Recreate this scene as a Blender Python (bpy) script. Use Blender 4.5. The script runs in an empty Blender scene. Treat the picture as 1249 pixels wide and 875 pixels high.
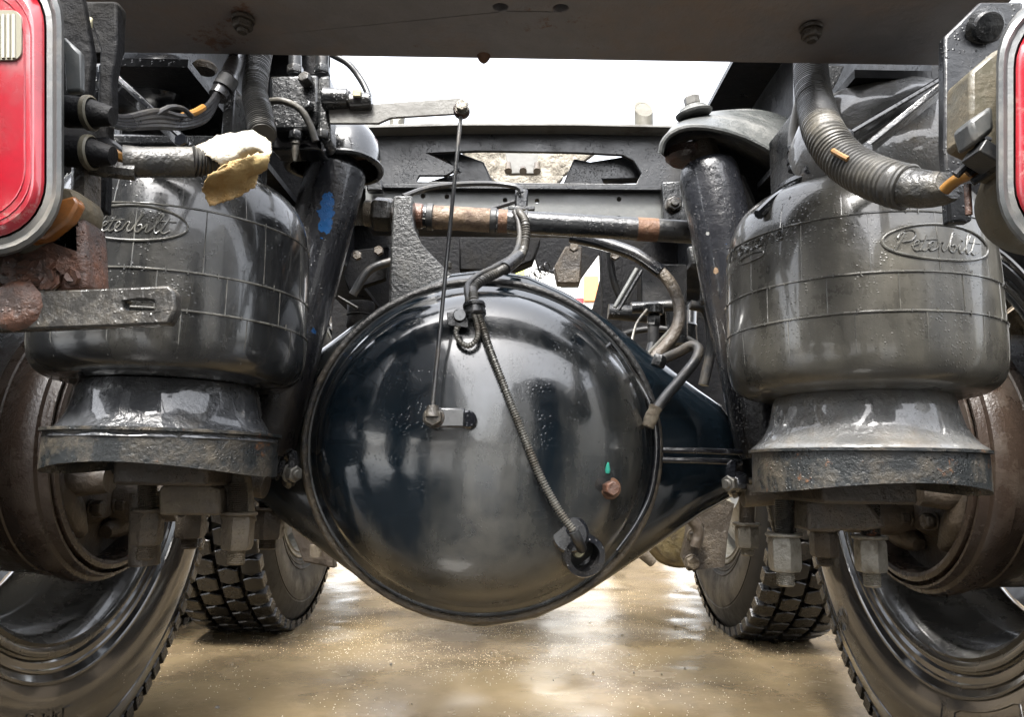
import bpy, bmesh, math, random
from mathutils import Vector, Matrix
from mathutils.geometry import tessellate_polygon
random.seed(7)
SC = bpy.context.scene
COL = SC.collection
R_ = math.radians
# ------------------------------------------------------------------ camera
FPX, TH, RHO = 908.0, R_(8.73), R_(0.9)
CAM = Vector((-.005, 0, .466))
cf = Vector((0, math.cos(TH), math.sin(TH)))
_u = Vector((0, -math.sin(TH), math.cos(TH))); _r = Vector((1, 0, 0))
cr = _r*math.cos(RHO) + _u*math.sin(RHO); cu = _u*math.cos(RHO) - _r*math.sin(RHO)
cd = bpy.data.cameras.new('camera'); cam = bpy.data.objects.new('camera', cd); COL.objects.link(cam)
cam.matrix_world = Matrix(((cr.x, cu.x, -cf.x, CAM.x), (cr.y, cu.y, -cf.y, CAM.y), (cr.z, cu.z, -cf.z, CAM.z), (0, 0, 0, 1)))
cd.sensor_width = 36; cd.lens = FPX/1249*36; cd.clip_start = .02; cd.clip_end = 3000
SC.camera = cam
# ------------------------------------------------------------------ light
SUN_EL, SUN_AZ = R_(58), R_(200)      # azimuth from +Y (clockwise)
w = bpy.data.worlds.new('World'); SC.world = w; w.use_nodes = True
nt = w.node_tree; nt.nodes.clear()
o_ = nt.nodes.new('ShaderNodeOutputWorld'); b_ = nt.nodes.new('ShaderNodeBackground')
s_ = nt.nodes.new('ShaderNodeTexSky'); s_.sky_type = 'NISHITA'; s_.sun_disc = False
s_.sun_elevation = SUN_EL; s_.sun_rotation = SUN_AZ; s_.air_density = 1.0; s_.dust_density = 4.0; s_.ozone_density = 1.0
h_ = nt.nodes.new('ShaderNodeHueSaturation'); h_.inputs['Saturation'].default_value = .22; h_.inputs['Value'].default_value = 1.0
nt.links.new(s_.outputs[0], h_.inputs['Color']); nt.links.new(h_.outputs[0], b_.inputs[0]); b_.inputs[1].default_value = .15
nt.links.new(b_.outputs[0], o_.inputs[0])
sd = bpy.data.lights.new('sun', 'SUN'); sd.energy = 1.5; sd.angle = R_(14); sd.color = (1, .97, .92)
so = bpy.data.objects.new('sun', sd); COL.objects.link(so)
dirv = Vector((math.sin(SUN_AZ)*math.cos(SUN_EL), math.cos(SUN_AZ)*math.cos(SUN_EL), math.sin(SUN_EL)))
so.rotation_euler = dirv.to_track_quat('Z', 'Y').to_euler(); so.location = (0, -3, 6)
SC.view_settings.view_transform = 'Standard'; SC.view_settings.look = 'None'; SC.view_settings.gamma = 1
SC.view_settings.exposure = 2.85
SC.render.engine = 'CYCLES'; SC.cycles.max_bounces = 8; SC.cycles.diffuse_bounces = 4; SC.cycles.glossy_bounces = 5
SC.cycles.sample_clamp_indirect = 6

# ------------------------------------------------------------------ helpers
def U(px, py, Y):
    d = cf + cr*((px-624.5)/FPX) - cu*((py-437.5)/FPX)
    return CAM + d*(Y/d.y)
def cylhit(px, py, cx, cy, R):
    d = cf + cr*((px-624.5)/FPX) - cu*((py-437.5)/FPX)
    ox, oy = CAM.x-cx, CAM.y-cy
    a = d.x*d.x+d.y*d.y; b = 2*(ox*d.x+oy*d.y); c = ox*ox+oy*oy-R*R
    D = max(b*b-4*a*c, 0); t = (-b-math.sqrt(D))/(2*a); p = CAM+d*t
    return math.atan2(p.x-cx, -(p.y-cy)), p.z

MATS = {}
def pm(name, col, rough=.4, metal=0, dirt=None, dirt_amt=.5, dscale=12, streak=False, bump=.15, bscale=90, drops=0, rv=.2, coat=0,
       patches=(), fine=0, wobble=0, dirt_low=None, lumps=0, spec=.5, dirt2=None, dirt2_amt=.5, dirt2_scale=30):
    """painted / rusty / rubber surface: base colour, dirt by noise, wear patches, uneven gloss, relief"""
    sc_ = lambda c: tuple(x*.64 for x in c) if c else c
    col, dirt, dirt2 = sc_(col), sc_(dirt), sc_(dirt2); patches = [(a, b, sc_(c), d) for a, b, c, d in patches]
    m = bpy.data.materials.new(name); m.use_nodes = True; n = m.node_tree.nodes; l = m.node_tree.links
    P = n['Principled BSDF']; P.inputs['Metallic'].default_value = metal
    P.inputs['Specular IOR Level'].default_value = spec
    if coat: P.inputs['Coat Weight'].default_value = coat; P.inputs['Coat Roughness'].default_value = .06
    tc = n.new('ShaderNodeTexCoord').outputs['Object']
    def mapping(s):
        mp = n.new('ShaderNodeMapping'); l.new(tc, mp.inputs[0]); mp.inputs['Scale'].default_value = s; return mp.outputs[0]
    def noise(sc, det=6, vec=None, ro=.6):
        t = n.new('ShaderNodeTexNoise'); l.new(vec or tc, t.inputs['Vector']); t.inputs['Scale'].default_value = sc
        t.inputs['Detail'].default_value = det; t.inputs['Roughness'].default_value = ro; return t.outputs['Fac']
    def ramp(f, lo, hi, a=0., b=1.):
        r = n.new('ShaderNodeMapRange'); l.new(f, r.inputs[0]); r.inputs[1].default_value = lo; r.inputs[2].default_value = hi
        r.inputs[3].default_value = a; r.inputs[4].default_value = b; return r.outputs[0]
    def mix(f, a, b):
        x = n.new('ShaderNodeMix'); x.data_type = 'RGBA'
        l.new(f, x.inputs[0])
        for s, v in ((x.inputs[6], a), (x.inputs[7], b)):
            if isinstance(v, tuple): s.default_value = (*v, 1)
            else: l.new(v, s)
        return x.outputs[2]
    def mul(a, b, op='MULTIPLY'):
        x = n.new('ShaderNodeMath'); x.operation = op
        for s, v in ((x.inputs[0], a), (x.inputs[1], b)):
            if isinstance(v, (int, float)): s.default_value = v
            else: l.new(v, s)
        return x.outputs[0]
    c = col; df = None
    v1 = noise(35, 8); c = mix(v1, tuple(x*.75 for x in col), tuple(min(1, x*1.25) for x in col))
    if dirt:
        nv_ = noise(dscale, 9, mapping((1, 1, .18)) if streak else None, .68)
        if dirt_low:       # splashed mud settles on the lower part: z0 clean, z1 dirty
            sp = n.new('ShaderNodeSeparateXYZ'); l.new(tc, sp.inputs[0])
            nv_ = mul(nv_, ramp(sp.outputs[2], dirt_low[0], dirt_low[1], dirt_low[2], dirt_low[3]), 'ADD')
        df = ramp(nv_, .62-.35*dirt_amt, .78-.28*dirt_amt)
        df = mul(df, ramp(noise(dscale*7, 4), .3, .6, .45, 1.))
        c = mix(df, c, dirt)
    if dirt2:
        d2 = ramp(noise(dirt2_scale, 10, None, .75), .66-.3*dirt2_amt, .70-.3*dirt2_amt); c = mix(d2, c, dirt2)
    for (px, rad, pcol, zs) in patches:       # chipped paint / rust spots where the thing has them
        vd = n.new('ShaderNodeVectorMath'); vd.operation = 'SUBTRACT'; l.new(tc, vd.inputs[0]); vd.inputs[1].default_value = px
        vs = n.new('ShaderNodeVectorMath'); vs.operation = 'MULTIPLY'; l.new(vd.outputs[0], vs.inputs[0]); vs.inputs[1].default_value = (1, .6, zs)
        ln = n.new('ShaderNodeVectorMath'); ln.operation = 'LENGTH'; l.new(vs.outputs[0], ln.inputs[0])
        q = mul(ln.outputs['Value'], mul(mul(noise(70, 6), .5, 'SUBTRACT'), rad*2.6), 'ADD')
        c = mix(ramp(q, rad*.93, rad*1.0, 1., 0.), c, pcol)
    l.new(c, P.inputs['Base Color'])
    rr = ramp(noise(14, 7, None, .7), .3, .7, max(.03, rough-rv/2), min(1, rough+rv/2))
    if df is not None: rr = mul(rr, mul(df, .3), 'ADD')
    l.new(rr, P.inputs['Roughness'])
    h = mul(noise(bscale, 6), bump)
    if fine: h = mul(h, mul(noise(600, 3), fine), 'ADD')
    if lumps: h = mul(h, mul(noise(28, 5), lumps), 'ADD')
    if drops:
        vo = n.new('ShaderNodeTexVoronoi'); l.new(tc, vo.inputs['Vector']); vo.inputs['Scale'].default_value = 260
        dm = ramp(vo.outputs['Distance'], .12, .3, 1., 0.)
        dm = mul(dm, ramp(noise(16, 3), .45, .6)); h = mul(h, mul(dm, drops), 'ADD')
    if wobble: h = mul(h, mul(noise(11, 2), wobble), 'ADD')
    if dirt: h = mul(h, mul(df, bump*.5), 'ADD')
    bp = n.new('ShaderNodeBump'); bp.inputs['Strength'].default_value = 1; bp.inputs['Distance'].default_value = .004
    l.new(h, bp.inputs['Height']); l.new(bp.outputs[0], P.inputs['Normal'])
    MATS[name] = m; return m

class B:
    """collects shapes, build() links them as ONE mesh object"""
    def __init__(s): s.v = []; s.f = []
    def add(s, vs, fs):
        k = len(s.v); s.v += [tuple(v) for v in vs]; s.f += [tuple(i+k for i in f) for f in fs]; return s
    def box(s, c, size, rot=None):
        c = Vector(c); h = Vector(size)/2; M = rot.to_matrix() if rot is not None and hasattr(rot, 'to_matrix') else (rot or Matrix.Identity(3))
        vs = [c + M @ Vector((x*h.x, y*h.y, z*h.z)) for x in (-1, 1) for y in (-1, 1) for z in (-1, 1)]
        return s.add(vs, [(0, 1, 3, 2), (4, 6, 7, 5), (0, 4, 5, 1), (2, 3, 7, 6), (0, 2, 6, 4), (1, 5, 7, 3)])
    def lathe(s, c, axis, prof, n=48, close=False, arc=None, fn=None):
        c = Vector(c); a = Vector(axis).normalized()
        t = Vector((0, 0, 1)) if abs(a.z) < .9 else Vector((0, -1, 0))
        e1 = (t - a*t.dot(a)).normalized(); e2 = a.cross(e1)
        vs = []; fs = []; m = len(prof)
        for i in range(n):
            th = 2*math.pi*i/n
            for j, (r, h) in enumerate(prof):
                if fn: r, h = fn(th, r, h, j)
                vs.append(c + a*h + (e1*math.cos(th)+e2*math.sin(th))*r)
        for i in range(n):
            i2 = (i+1) % n
            for j in range(m-1): fs.append((i*m+j, i*m+j+1, i2*m+j+1, i2*m+j))
            if close: fs.append((i*m+m-1, i*m, i2*m, i2*m+m-1))
        if not close:
            if prof[0][0] > 1e-6: fs.append(tuple(i*m for i in range(n)))
            if prof[-1][0] > 1e-6: fs.append(tuple(i*m+m-1 for i in reversed(range(n))))
        return s.add(vs, fs)
    def cyl(s, p0, p1, r0, r1=None, n=24, ch=.0):
        p0 = Vector(p0); p1 = Vector(p1); L = (p1-p0).length; r1 = r0 if r1 is None else r1
        prof = [(r0, 0), (r1, L)] if not ch else [(r0-ch, 0), (r0, ch), (r1, L-ch), (r1-ch, L)]
        return s.lathe(p0, p1-p0, prof, n)
    def ring(s, c, axis, R, r, n=64, k=6):
        return s.lathe(c, axis, [(R+r*math.cos(2*math.pi*i/k), r*math.sin(2*math.pi*i/k)) for i in range(k)], n, close=True)
    def tube(s, pts, r, n=12, step=.006, corr=0, pitch=.004, rfn=None, smooth=True, closed=False):
        pts = [Vector(p) for p in pts]; P = []
        if smooth and len(pts) > 2:
            q = ([pts[-1]] + pts + pts[:2]) if closed else ([pts[0]*2-pts[1]] + pts + [pts[-1]*2-pts[-2]])
            for i in range(1, len(q)-2):
                a, b, c, d = q[i-1:i+3]; k = max(2, int((c-b).length/step))
                for j in range(k):
                    t = j/k; P.append(.5*((2*b)+(c-a)*t+(2*a-5*b+4*c-d)*t*t+(3*b-a-3*c+d)*t*t*t))
            if not closed: P.append(pts[-1])
        else: P = pts
        tg = []; L = [0]
        for i in range(len(P)):
            a = P[max(i-1, 0)]; b = P[min(i+1, len(P)-1)]; tg.append((b-a).normalized())
            if i: L.append(L[-1]+(P[i]-P[i-1]).length)
        up = Vector((0, 0, 1)) if abs(tg[0].z) < .9 else Vector((1, 0, 0))
        x = (up - tg[0]*up.dot(tg[0])).normalized(); vs = []; fs = []
        for i, p in enumerate(P):
            x = (x - tg[i]*x.dot(tg[i])).normalized(); y = tg[i].cross(x)
            rr = r
            if corr: rr = r*(1+corr*(1 if (L[i]/pitch) % 1 < .5 else -1))
            if rfn: rr *= rfn(L[i]/max(L[-1], 1e-6))
            vs += [p+(x*math.cos(2*math.pi*j/n)+y*math.sin(2*math.pi*j/n))*rr for j in range(n)]
        m = len(P)
        for i in range(m if closed else m-1):
            for j in range(n): fs.append((i*n+j, i*n+(j+1) % n, ((i+1) % m)*n+(j+1) % n, ((i+1) % m)*n+j))
        if not closed: fs += [tuple(range(n))[::-1], tuple((m-1)*n+j for j in range(n))]
        return s.add(vs, fs)
    def prism(s, loops, depth):
        """loops: outline (and holes) as lists of 3D points; depth: Vector extrusion"""
        loops = [[Vector(p) for p in lp] for lp in loops]; depth = Vector(depth)
        flat = [p for lp in loops for p in lp]; tri = tessellate_polygon(loops); k = len(flat)
        fs = [tuple(t) for t in tri] + [tuple(i+k for i in reversed(t)) for t in tri]; o = 0
        for lp in loops:
            m = len(lp)
            for i in range(m): fs.append((o+i, o+i+k, o+(i+1) % m+k, o+(i+1) % m))
            o += m
        return s.add(flat + [p+depth for p in flat], fs)
    def pix(s, loops, Y, d):
        return s.prism([[U(x, y, Y) for x, y in lp] for lp in loops], (0, d, 0))
    def hexa(s, c, axis, r, h, ch=.12, n=6):
        a = Vector(axis).normalized(); c = Vector(c)
        return s.lathe(c-a*h/2, a, [(r*(1-ch), 0), (r, h*.14), (r, h*.86), (r*(1-ch), h)], n)
    def grid(s, fn, nu, nv):
        vs = [fn(i/(nu-1), j/(nv-1)) for i in range(nu) for j in range(nv)]
        return s.add(vs, [(i*nv+j, (i+1)*nv+j, (i+1)*nv+j+1, i*nv+j+1) for i in range(nu-1) for j in range(nv-1)])
    def build(s, name, mat, parent=None, label=None, bev=0, smooth=True, ang=38, kind=None, weld=0):
        me = bpy.data.meshes.new(name); me.from_pydata(s.v, [], s.f); me.validate()
        bm = bmesh.new(); bm.from_mesh(me)
        if weld: bmesh.ops.remove_doubles(bm, verts=bm.verts, dist=weld)
        bmesh.ops.recalc_face_normals(bm, faces=bm.faces); bm.to_mesh(me); bm.free()
        if smooth: me.shade_smooth(); me.set_sharp_from_angle(angle=R_(ang))
        me.materials.append(MATS[mat]); o = bpy.data.objects.new(name, me); COL.objects.link(o)
        if parent is not None:
            o.parent = parent; o.matrix_parent_inverse = world_inv(parent)
        if bev:
            md = o.modifiers.new('edge', 'BEVEL'); md.width = bev; md.segments = 2; md.limit_method = 'ANGLE'; md.angle_limit = R_(32)
        if label: o['label'] = label
        if kind: o['kind'] = kind
        return o
def world_inv(o):
    M = Matrix.Translation(o.location) if o.type == 'EMPTY' else Matrix.Identity(4)
    return M.inverted()
def thing(name, loc, label, cat, group=None):
    o = bpy.data.objects.new(name, None); COL.objects.link(o); o.location = loc; o.empty_display_size = .05
    return tag(o, label, cat, group)
def tag(o, label, cat, group=None):
    o['label'] = label; o['category'] = cat
    if group: o['group'] = group
    return o
def nut(p, pos, axis, r, h, mat, washer=True, stud=0, name='nut', label=None):
    a = Vector(axis).normalized(); pos = Vector(pos)
    o = B().hexa(pos, a, r, h).build(name, mat, p, label, bev=.0006, ang=25)
    if washer: B().lathe(pos-a*(h/2+.004), a, [(r*1.05, 0), (r*1.12, .001), (r*1.12, .003), (r*1.05, .004)], 24).build('washer', mat, p)
    if stud:
        B().tube([pos+a*h/2*.8, pos+a*(h/2+stud)], r*.55, 14, corr=0).build('stud', mat, p) if False else \
        B().lathe(pos+a*h/2*.8, a, thread(r*.56, stud), 16).build('stud', mat, p)
    return o
def thread(r, L, p=.0022):
    n = max(2, int(L/p)); pr = []
    for i in range(n): pr += [(r, i*p), (r*.9, (i+.5)*p)]
    return pr + [(r*.8, n*p)]

# ------------------------------------------------------------------ materials
BLK = (.012, .013, .016)
BROWN = (.115, .085, .055); KHAKI = (.24, .19, .12); RUST = (.24, .085, .03)
pm('gloss_black', (.010, .011, .014), .16, dirt=(.05, .045, .038), dirt_amt=.35, dscale=7, bump=.08, drops=.15, rv=.18, wobble=.5, coat=.7, spec=.5)
pm('diff_black', (.005, .009, .013), .12, dirt=(.06, .058, .05), dirt_amt=.45, dscale=6, streak=True, bump=.05, bscale=60, drops=.04, rv=.2, wobble=.5,
   coat=.6, spec=.6, dirt_low=(.44, .30, -.03, .21))
pm('cast_black', (.013, .014, .015), .26, dirt=(.05, .045, .037), dirt_amt=.35, bump=.35, bscale=120, rv=.25, drops=.2, coat=.3)
pm('rough_cast', (.035, .036, .036), .3, dirt=(.13, .125, .11), dirt_amt=.3, bump=.55, bscale=230, rv=.2, drops=.15, coat=.2)
pm('bag_rubber', (.018, .019, .020), .17, dirt=(.075, .07, .058), dirt_amt=.42, dscale=6, streak=True, bump=.05, bscale=160, drops=.07, rv=.24, fine=.01, wobble=.25, coat=.5)
pm('ridge_lit_dusty', (.09, .088, .08), .2, dirt=(.2, .19, .16), dirt_amt=.5, dscale=30, bump=.1, rv=.2, coat=.5)  # lighter grey paints highlights as well as dust onto the moulded ridges
pm('bag_rubber_dusty', (.027, .027, .026), .2, dirt=(.15, .138, .108), dirt_amt=.5, dscale=4, streak=True, bump=.05, bscale=160, drops=.08, rv=.26, fine=.01, wobble=.3, coat=.5)
pm('wet_flare', (.07, .073, .078), .24, metal=.0, dirt=(.11, .10, .085), dirt_amt=.3, bump=.5, bscale=45, drops=.1, rv=.16, lumps=1.3, coat=1)
pm('smooth_flare', (.19, .19, .185), .3, dirt=(.17, .145, .11), dirt_amt=.45, dscale=14, bump=.25, bscale=60, drops=.1, rv=.2, lumps=.6, coat=.8)
pm('seat_band', (.024, .027, .028), .28, dirt=(.15, .125, .09), dirt_amt=.45, dscale=22, bump=.35, bscale=240, rv=.3, drops=.35, dirt2=(.2, .09, .04), dirt2_amt=.22)
pm('ring_metal', (.03, .028, .026), .32, dirt=(.19, .15, .10), dirt_amt=.5, dscale=20, bump=.7, bscale=200, rv=.3, dirt_low=(.66, .42, -.16, .16))
pm('muddy_steel', (.15, .12, .085), .4, dirt=(.30, .245, .165), dirt_amt=.6, dscale=16, bump=.7, bscale=110, rv=.35, drops=.3)
pm('brown_steel', (.075, .06, .045), .34, dirt=(.17, .135, .095), dirt_amt=.5, dscale=16, bump=.7, bscale=120, rv=.3, drops=.3)
pm('drum_rust', (.045, .031, .023), .24, dirt=(.085, .065, .048), dirt_amt=.4, dscale=14, bump=.2, bscale=240, rv=.25, fine=.06)
pm('hub_mud', (.06, .046, .034), .35, dirt=(.13, .10, .07), dirt_amt=.6, dscale=10, bump=.6, bscale=90, rv=.3)
pm('zinc', (.38, .36, .31), .35, metal=.5, dirt=(.16, .13, .09), dirt_amt=.5, dscale=30, bump=.5, bscale=200, rv=.2)
pm('tyre_rubber', (.009, .009, .010), .15, dirt=(.030, .027, .023), dirt_amt=.3, dscale=8, bump=.04, bscale=120, rv=.18, drops=.03, fine=.01, coat=.6)
pm('tyre_far', (.012, .012, .012), .42, dirt=(.03, .027, .022), dirt_amt=.4, dscale=8, bump=.06, bscale=120, rv=.2, spec=.3)
pm('tread_rubber', (.009, .009, .010), .25, dirt=(.028, .023, .018), dirt_amt=.35, dscale=14, bump=.4, bscale=120, rv=.25)
pm('rim_grey', (.06, .058, .052), .16, dirt=(.07, .06, .046), dirt_amt=.5, dscale=9, bump=.1, rv=.2, metal=.2, coat=.6)
pm('rim_bright', (.28, .27, .24), .32, dirt=(.2, .18, .13), dirt_amt=.6, dscale=12, bump=.1, rv=.2, metal=.2)
pm('beam_steel', (.30, .28, .275), .55, dirt=(.36, .27, .21), dirt_amt=.5, dscale=5, bump=.3, rv=.2, drops=.05, dirt2=(.22, .12, .075), dirt2_amt=.2, dirt2_scale=9)
pm('frame_black', (.010, .011, .013), .35, dirt=(.04, .037, .034), dirt_amt=.35, dscale=9, bump=.2, rv=.25, drops=.3)
pm('grey_channel', (.13, .135, .13), .42, dirt=(.2, .2, .185), dirt_amt=.3, dscale=12, bump=.15, rv=.2)
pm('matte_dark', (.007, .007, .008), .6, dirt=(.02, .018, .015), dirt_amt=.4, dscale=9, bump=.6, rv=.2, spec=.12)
pm('caked_mud', (.42, .38, .31), .8, dirt=(.10, .085, .065), dirt_amt=.55, dscale=26, bump=2.0, bscale=60, rv=.2)
pm('rusty_block', (.06, .038, .03), .34, dirt=(.25, .10, .05), dirt_amt=.5, dscale=18, bump=.6, bscale=75, rv=.3, drops=.2, lumps=.5)
pm('slotted_steel', (.035, .033, .030), .24, dirt=(.13, .11, .08), dirt_amt=.45, dscale=20, bump=.35, bscale=100, rv=.3, drops=.15, dirt2=(.28, .10, .04), dirt2_amt=.2, lumps=.25)
pm('rust_bare', (.17, .08, .04), .6, dirt=(.28, .17, .09), dirt_amt=.4, dscale=50, bump=.6, rv=.2)
pm('rust_pipe', (.21, .14, .085), .5, dirt=(.08, .045, .03), dirt_amt=.45, dscale=40, bump=.7, rv=.2)
pm('bezel', (.085, .09, .09), .38, dirt=(.18, .165, .14), dirt_amt=.45, dscale=14, bump=.12, rv=.15)
pm('lens_housing', (.10, .09, .062), .45, dirt=(.16, .125, .075), dirt_amt=.5, dscale=14, bump=.3, rv=.2)
pm('red_lens', (.42, .012, .026), .14, dirt=(.26, .006, .012), dirt_amt=.6, dscale=9, bump=.05, bscale=40, rv=.1, coat=.7, wobble=.6, dirt2=(.42, .17, .15), dirt2_amt=.35, dirt2_scale=7)
pm('amber_lens', (.42, .15, .03), .25, dirt=(.14, .08, .04), dirt_amt=.5, dscale=16, bump=.2, rv=.1, coat=.6)
pm('reverse_lens', (.33, .31, .24), .25, bump=.05, rv=.05, coat=.6)
pm('conduit', (.055, .053, .049), .34, dirt=(.11, .098, .075), dirt_amt=.5, dscale=16, bump=.15, rv=.2)
pm('conduit_dark', (.028, .028, .029), .48, dirt=(.10, .09, .07), dirt_amt=.4, dscale=16, bump=.25, rv=.2)
pm('tape', (.04, .04, .039), .24, dirt=(.12, .105, .078), dirt_amt=.42, dscale=14, bump=.4, bscale=50, rv=.2, lumps=1.0)
pm('masking_tape', (.55, .40, .18), .4, dirt=(.42, .24, .07), dirt_amt=.6, dscale=25, bump=.5, rv=.2, lumps=.7, drops=.1)
pm('mount_grey', (.085, .09, .088), .34, dirt=(.16, .16, .15), dirt_amt=.5, dscale=14, bump=.25, bscale=120, rv=.2, drops=.1)
pm('tape_cream', (.75, .7, .58), .45, dirt=(.5, .38, .2), dirt_amt=.35, dscale=25, bump=.6, rv=.2, lumps=.9, drops=.2)
pm('orange_wire', (.36, .17, .03), .4, dirt=(.2, .11, .04), dirt_amt=.4, bump=.1, rv=.1)
pm('wire_black', (.03, .03, .032), .25, dirt=(.09, .08, .065), dirt_amt=.3, bump=.1, rv=.15)
pm('hose_black', (.028, .029, .03), .34, dirt=(.12, .10, .075), dirt_amt=.35, dscale=20, bump=.15, rv=.2)
pm('spring_steel', (.30, .29, .26), .35, metal=.7, dirt=(.12, .1, .075), dirt_amt=.5, dscale=30, bump=.2, rv=.2)
pm('rope_sleeve', (.25, .21, .15), .7, dirt=(.14, .1, .06), dirt_amt=.4, dscale=50, bump=1., rv=.1)
pm('lever_grey', (.20, .195, .18), .45, dirt=(.1, .09, .075), dirt_amt=.3, bump=.2, rv=.15)
pm('beige_paint', (.12, .11, .08), .5, dirt=(.07, .06, .045), dirt_amt=.4, bump=.2, rv=.15)
pm('yellow_mud', (.34, .27, .13), .55, dirt=(.13, .1, .06), dirt_amt=.55, dscale=30, bump=1., rv=.25)
pm('mirror_pool', (.02, .02, .02), .3, bump=.1)
pm('dark_blue', (.012, .014, .020), .5, bump=.1)
pm('hall_wall', (.2, .16, .115), .7, dirt=(.14, .11, .08), dirt_amt=.5, dscale=.5, bump=.1)
pm('white_panel', (.75, .75, .72), .5, dirt=(.5, .5, .48), dirt_amt=.3, bump=.1)
pm('yellow_green', (.55, .6, .12), .5); pm('signal_orange', (.8, .3, .1), .45); pm('signal_red', (.6, .02, .03), .3)
pm('green_tag', (.05, .45, .33), .4); pm('cream_plastic', (.55, .5, .32), .4)
def shock_mat(name, patches):
    pm(name, (.016, .017, .021), .24, dirt=(.07, .055, .04), dirt_amt=.35, dscale=12, streak=True, bump=.3, bscale=90, rv=.2, drops=.5, coat=.4,
       dirt2=(.24, .21, .17), dirt2_amt=.0, dirt2_scale=55, patches=patches)
BLUE = (.01, .14, .42)

# ------------------------------------------------------------------ setting: ground
def ground_mat():
    m = bpy.data.materials.new('muddy_water'); m.use_nodes = True; n = m.node_tree.nodes; l = m.node_tree.links; P = n['Principled BSDF']
    tc = n.new('ShaderNodeTexCoord').outputs['Object']
    def noise(sc, det=6, ro=.6):
        t = n.new('ShaderNodeTexNoise'); l.new(tc, t.inputs['Vector']); t.inputs['Scale'].default_value = sc; t.inputs['Detail'].default_value = det; t.inputs['Roughness'].default_value = ro; return t.outputs['Fac']
    def ramp(f, lo, hi, a=0., b=1.):
        r = n.new('ShaderNodeMapRange'); l.new(f, r.inputs[0]); r.inputs[1].default_value = lo; r.inputs[2].default_value = hi; r.inputs[3].default_value = a; r.inputs[4].default_value = b; return r.outputs[0]
    def mix(f, a, b):
        x = n.new('ShaderNodeMix'); x.data_type = 'RGBA'; l.new(f, x.inputs[0])
        for s, v in ((x.inputs[6], a), (x.inputs[7], b)):
            if isinstance(v, tuple): s.default_value = (*v, 1)
            else: l.new(v, s)
        return x.outputs[2]
    c = mix(ramp(noise(3.2, 7), .35, .65), (.165, .125, .070), (.095, .070, .041))
    c = mix(ramp(noise(16, 8, .7), .5, .72), c, (.17, .13, .08))
    c = mix(ramp(noise(60, 5, .7), .62, .72), c, (.2, .17, .11))
    # tan mud film; unseen near ground made dark to shape the cover's reflections
    sp = n.new('ShaderNodeSeparateXYZ'); l.new(tc, sp.inputs[0])
    ya = n.new('ShaderNodeMath'); ya.operation = 'ADD'; l.new(sp.outputs[1], ya.inputs[0]); l.new(noise(2.5, 6), ya.inputs[1])
    c = mix(ramp(ya.outputs[0], 1.0, 1.4), (.022, .021, .02), c)
    l.new(c, P.inputs['Base Color'])
    P.inputs['IOR'].default_value = 1.33; P.inputs['Specular IOR Level'].default_value = .33
    rg = n.new('ShaderNodeMath'); rg.operation = 'MULTIPLY'; l.new(ramp(noise(3.0, 5), .36, .62, .08, .28), rg.inputs[0]); l.new(ramp(ya.outputs[0], 1.3, 1.8, .25, 1.), rg.inputs[1])
    l.new(rg.outputs[0], P.inputs['Roughness'])
    bp = n.new('ShaderNodeBump'); bp.inputs['Distance'].default_value = .003; bp.inputs['Strength'].default_value = .35
    a = n.new('ShaderNodeMath'); a.operation = 'MULTIPLY'; l.new(ramp(noise(5, 5), .46, .66), a.inputs[0]); l.new(noise(90, 6, .65), a.inputs[1])
    b = n.new('ShaderNodeMath'); b.operation = 'MULTIPLY_ADD'; l.new(noise(12, 3), b.inputs[0]); b.inputs[1].default_value = .35; l.new(a.outputs[0], b.inputs[2])
    l.new(b.outputs[0], bp.inputs['Height']); l.new(bp.outputs[0], P.inputs['Normal'])
    MATS['muddy_water'] = m
ground_mat()
from mathutils import noise as mn
g = B(); S = 400
g.grid(lambda a, b: Vector((-3+6*a, -1+8*b, .006*(mn.fractal(Vector((a*22, b*26, 0)), .8, 2., 4)) - .0015)), 150, 200)
g.add([(-S, -S, -.012), (S, -S, -.012), (S, S*2, -.012), (-S, S*2, -.012)], [(0, 1, 2, 3)])
go = g.build('ground', 'muddy_water', kind='structure')
# froth / grit flecks floating on the wet ground
fl = B(); rng = random.Random(3)
def fleck(x, y, r, z=.004):
    k = 5; a0 = rng.random()*6; vs = [(x, y, z+r*.6)]
    for i in range(k):
        q = r*rng.uniform(.6, 1.2); vs.append((x+q*math.cos(a0+i*6.283/k)*1.5, y+q*math.sin(a0+i*6.283/k), z-.001))
    fl.add(vs, [(0, 1+i, 1+(i+1) % k) for i in range(k)])
for i in range(5200):
    x = rng.gauss(-.05, .42); y = rng.gauss(2.15, .38)
    if mn.noise(Vector((x*5, y*5, 2))) > -.15 and y > .7: fleck(x, y, rng.uniform(.0004, .0011))
for i in range(350): fleck(rng.uniform(-.7, .7), rng.uniform(.9, 1.5), rng.uniform(.0004, .0013))
pm('froth', (.62, .56, .44), .35, bump=.2)
fl.build('froth_flecks', 'froth', kind='stuff')

pb = B()
for i in range(90):
    x = rng.uniform(-.9, .9); y = rng.uniform(.95, 3.2); r = rng.uniform(.001, .0035)*(1.6 if rng.random() < .08 else 1)
    pb.lathe((x, y, .001), (rng.uniform(-.3, .3), rng.uniform(-.3, .3), 1), [(r*.9, -.002), (r, r*.25), (r*.6, r*.7), (0, r*.8)], 6)
pm('wet_stone', (.12, .1, .075), .3, dirt=(.3, .25, .17), dirt_amt=.5, dscale=30, bump=.5)
pb.build('pebbles', 'wet_stone', kind='stuff')

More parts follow.
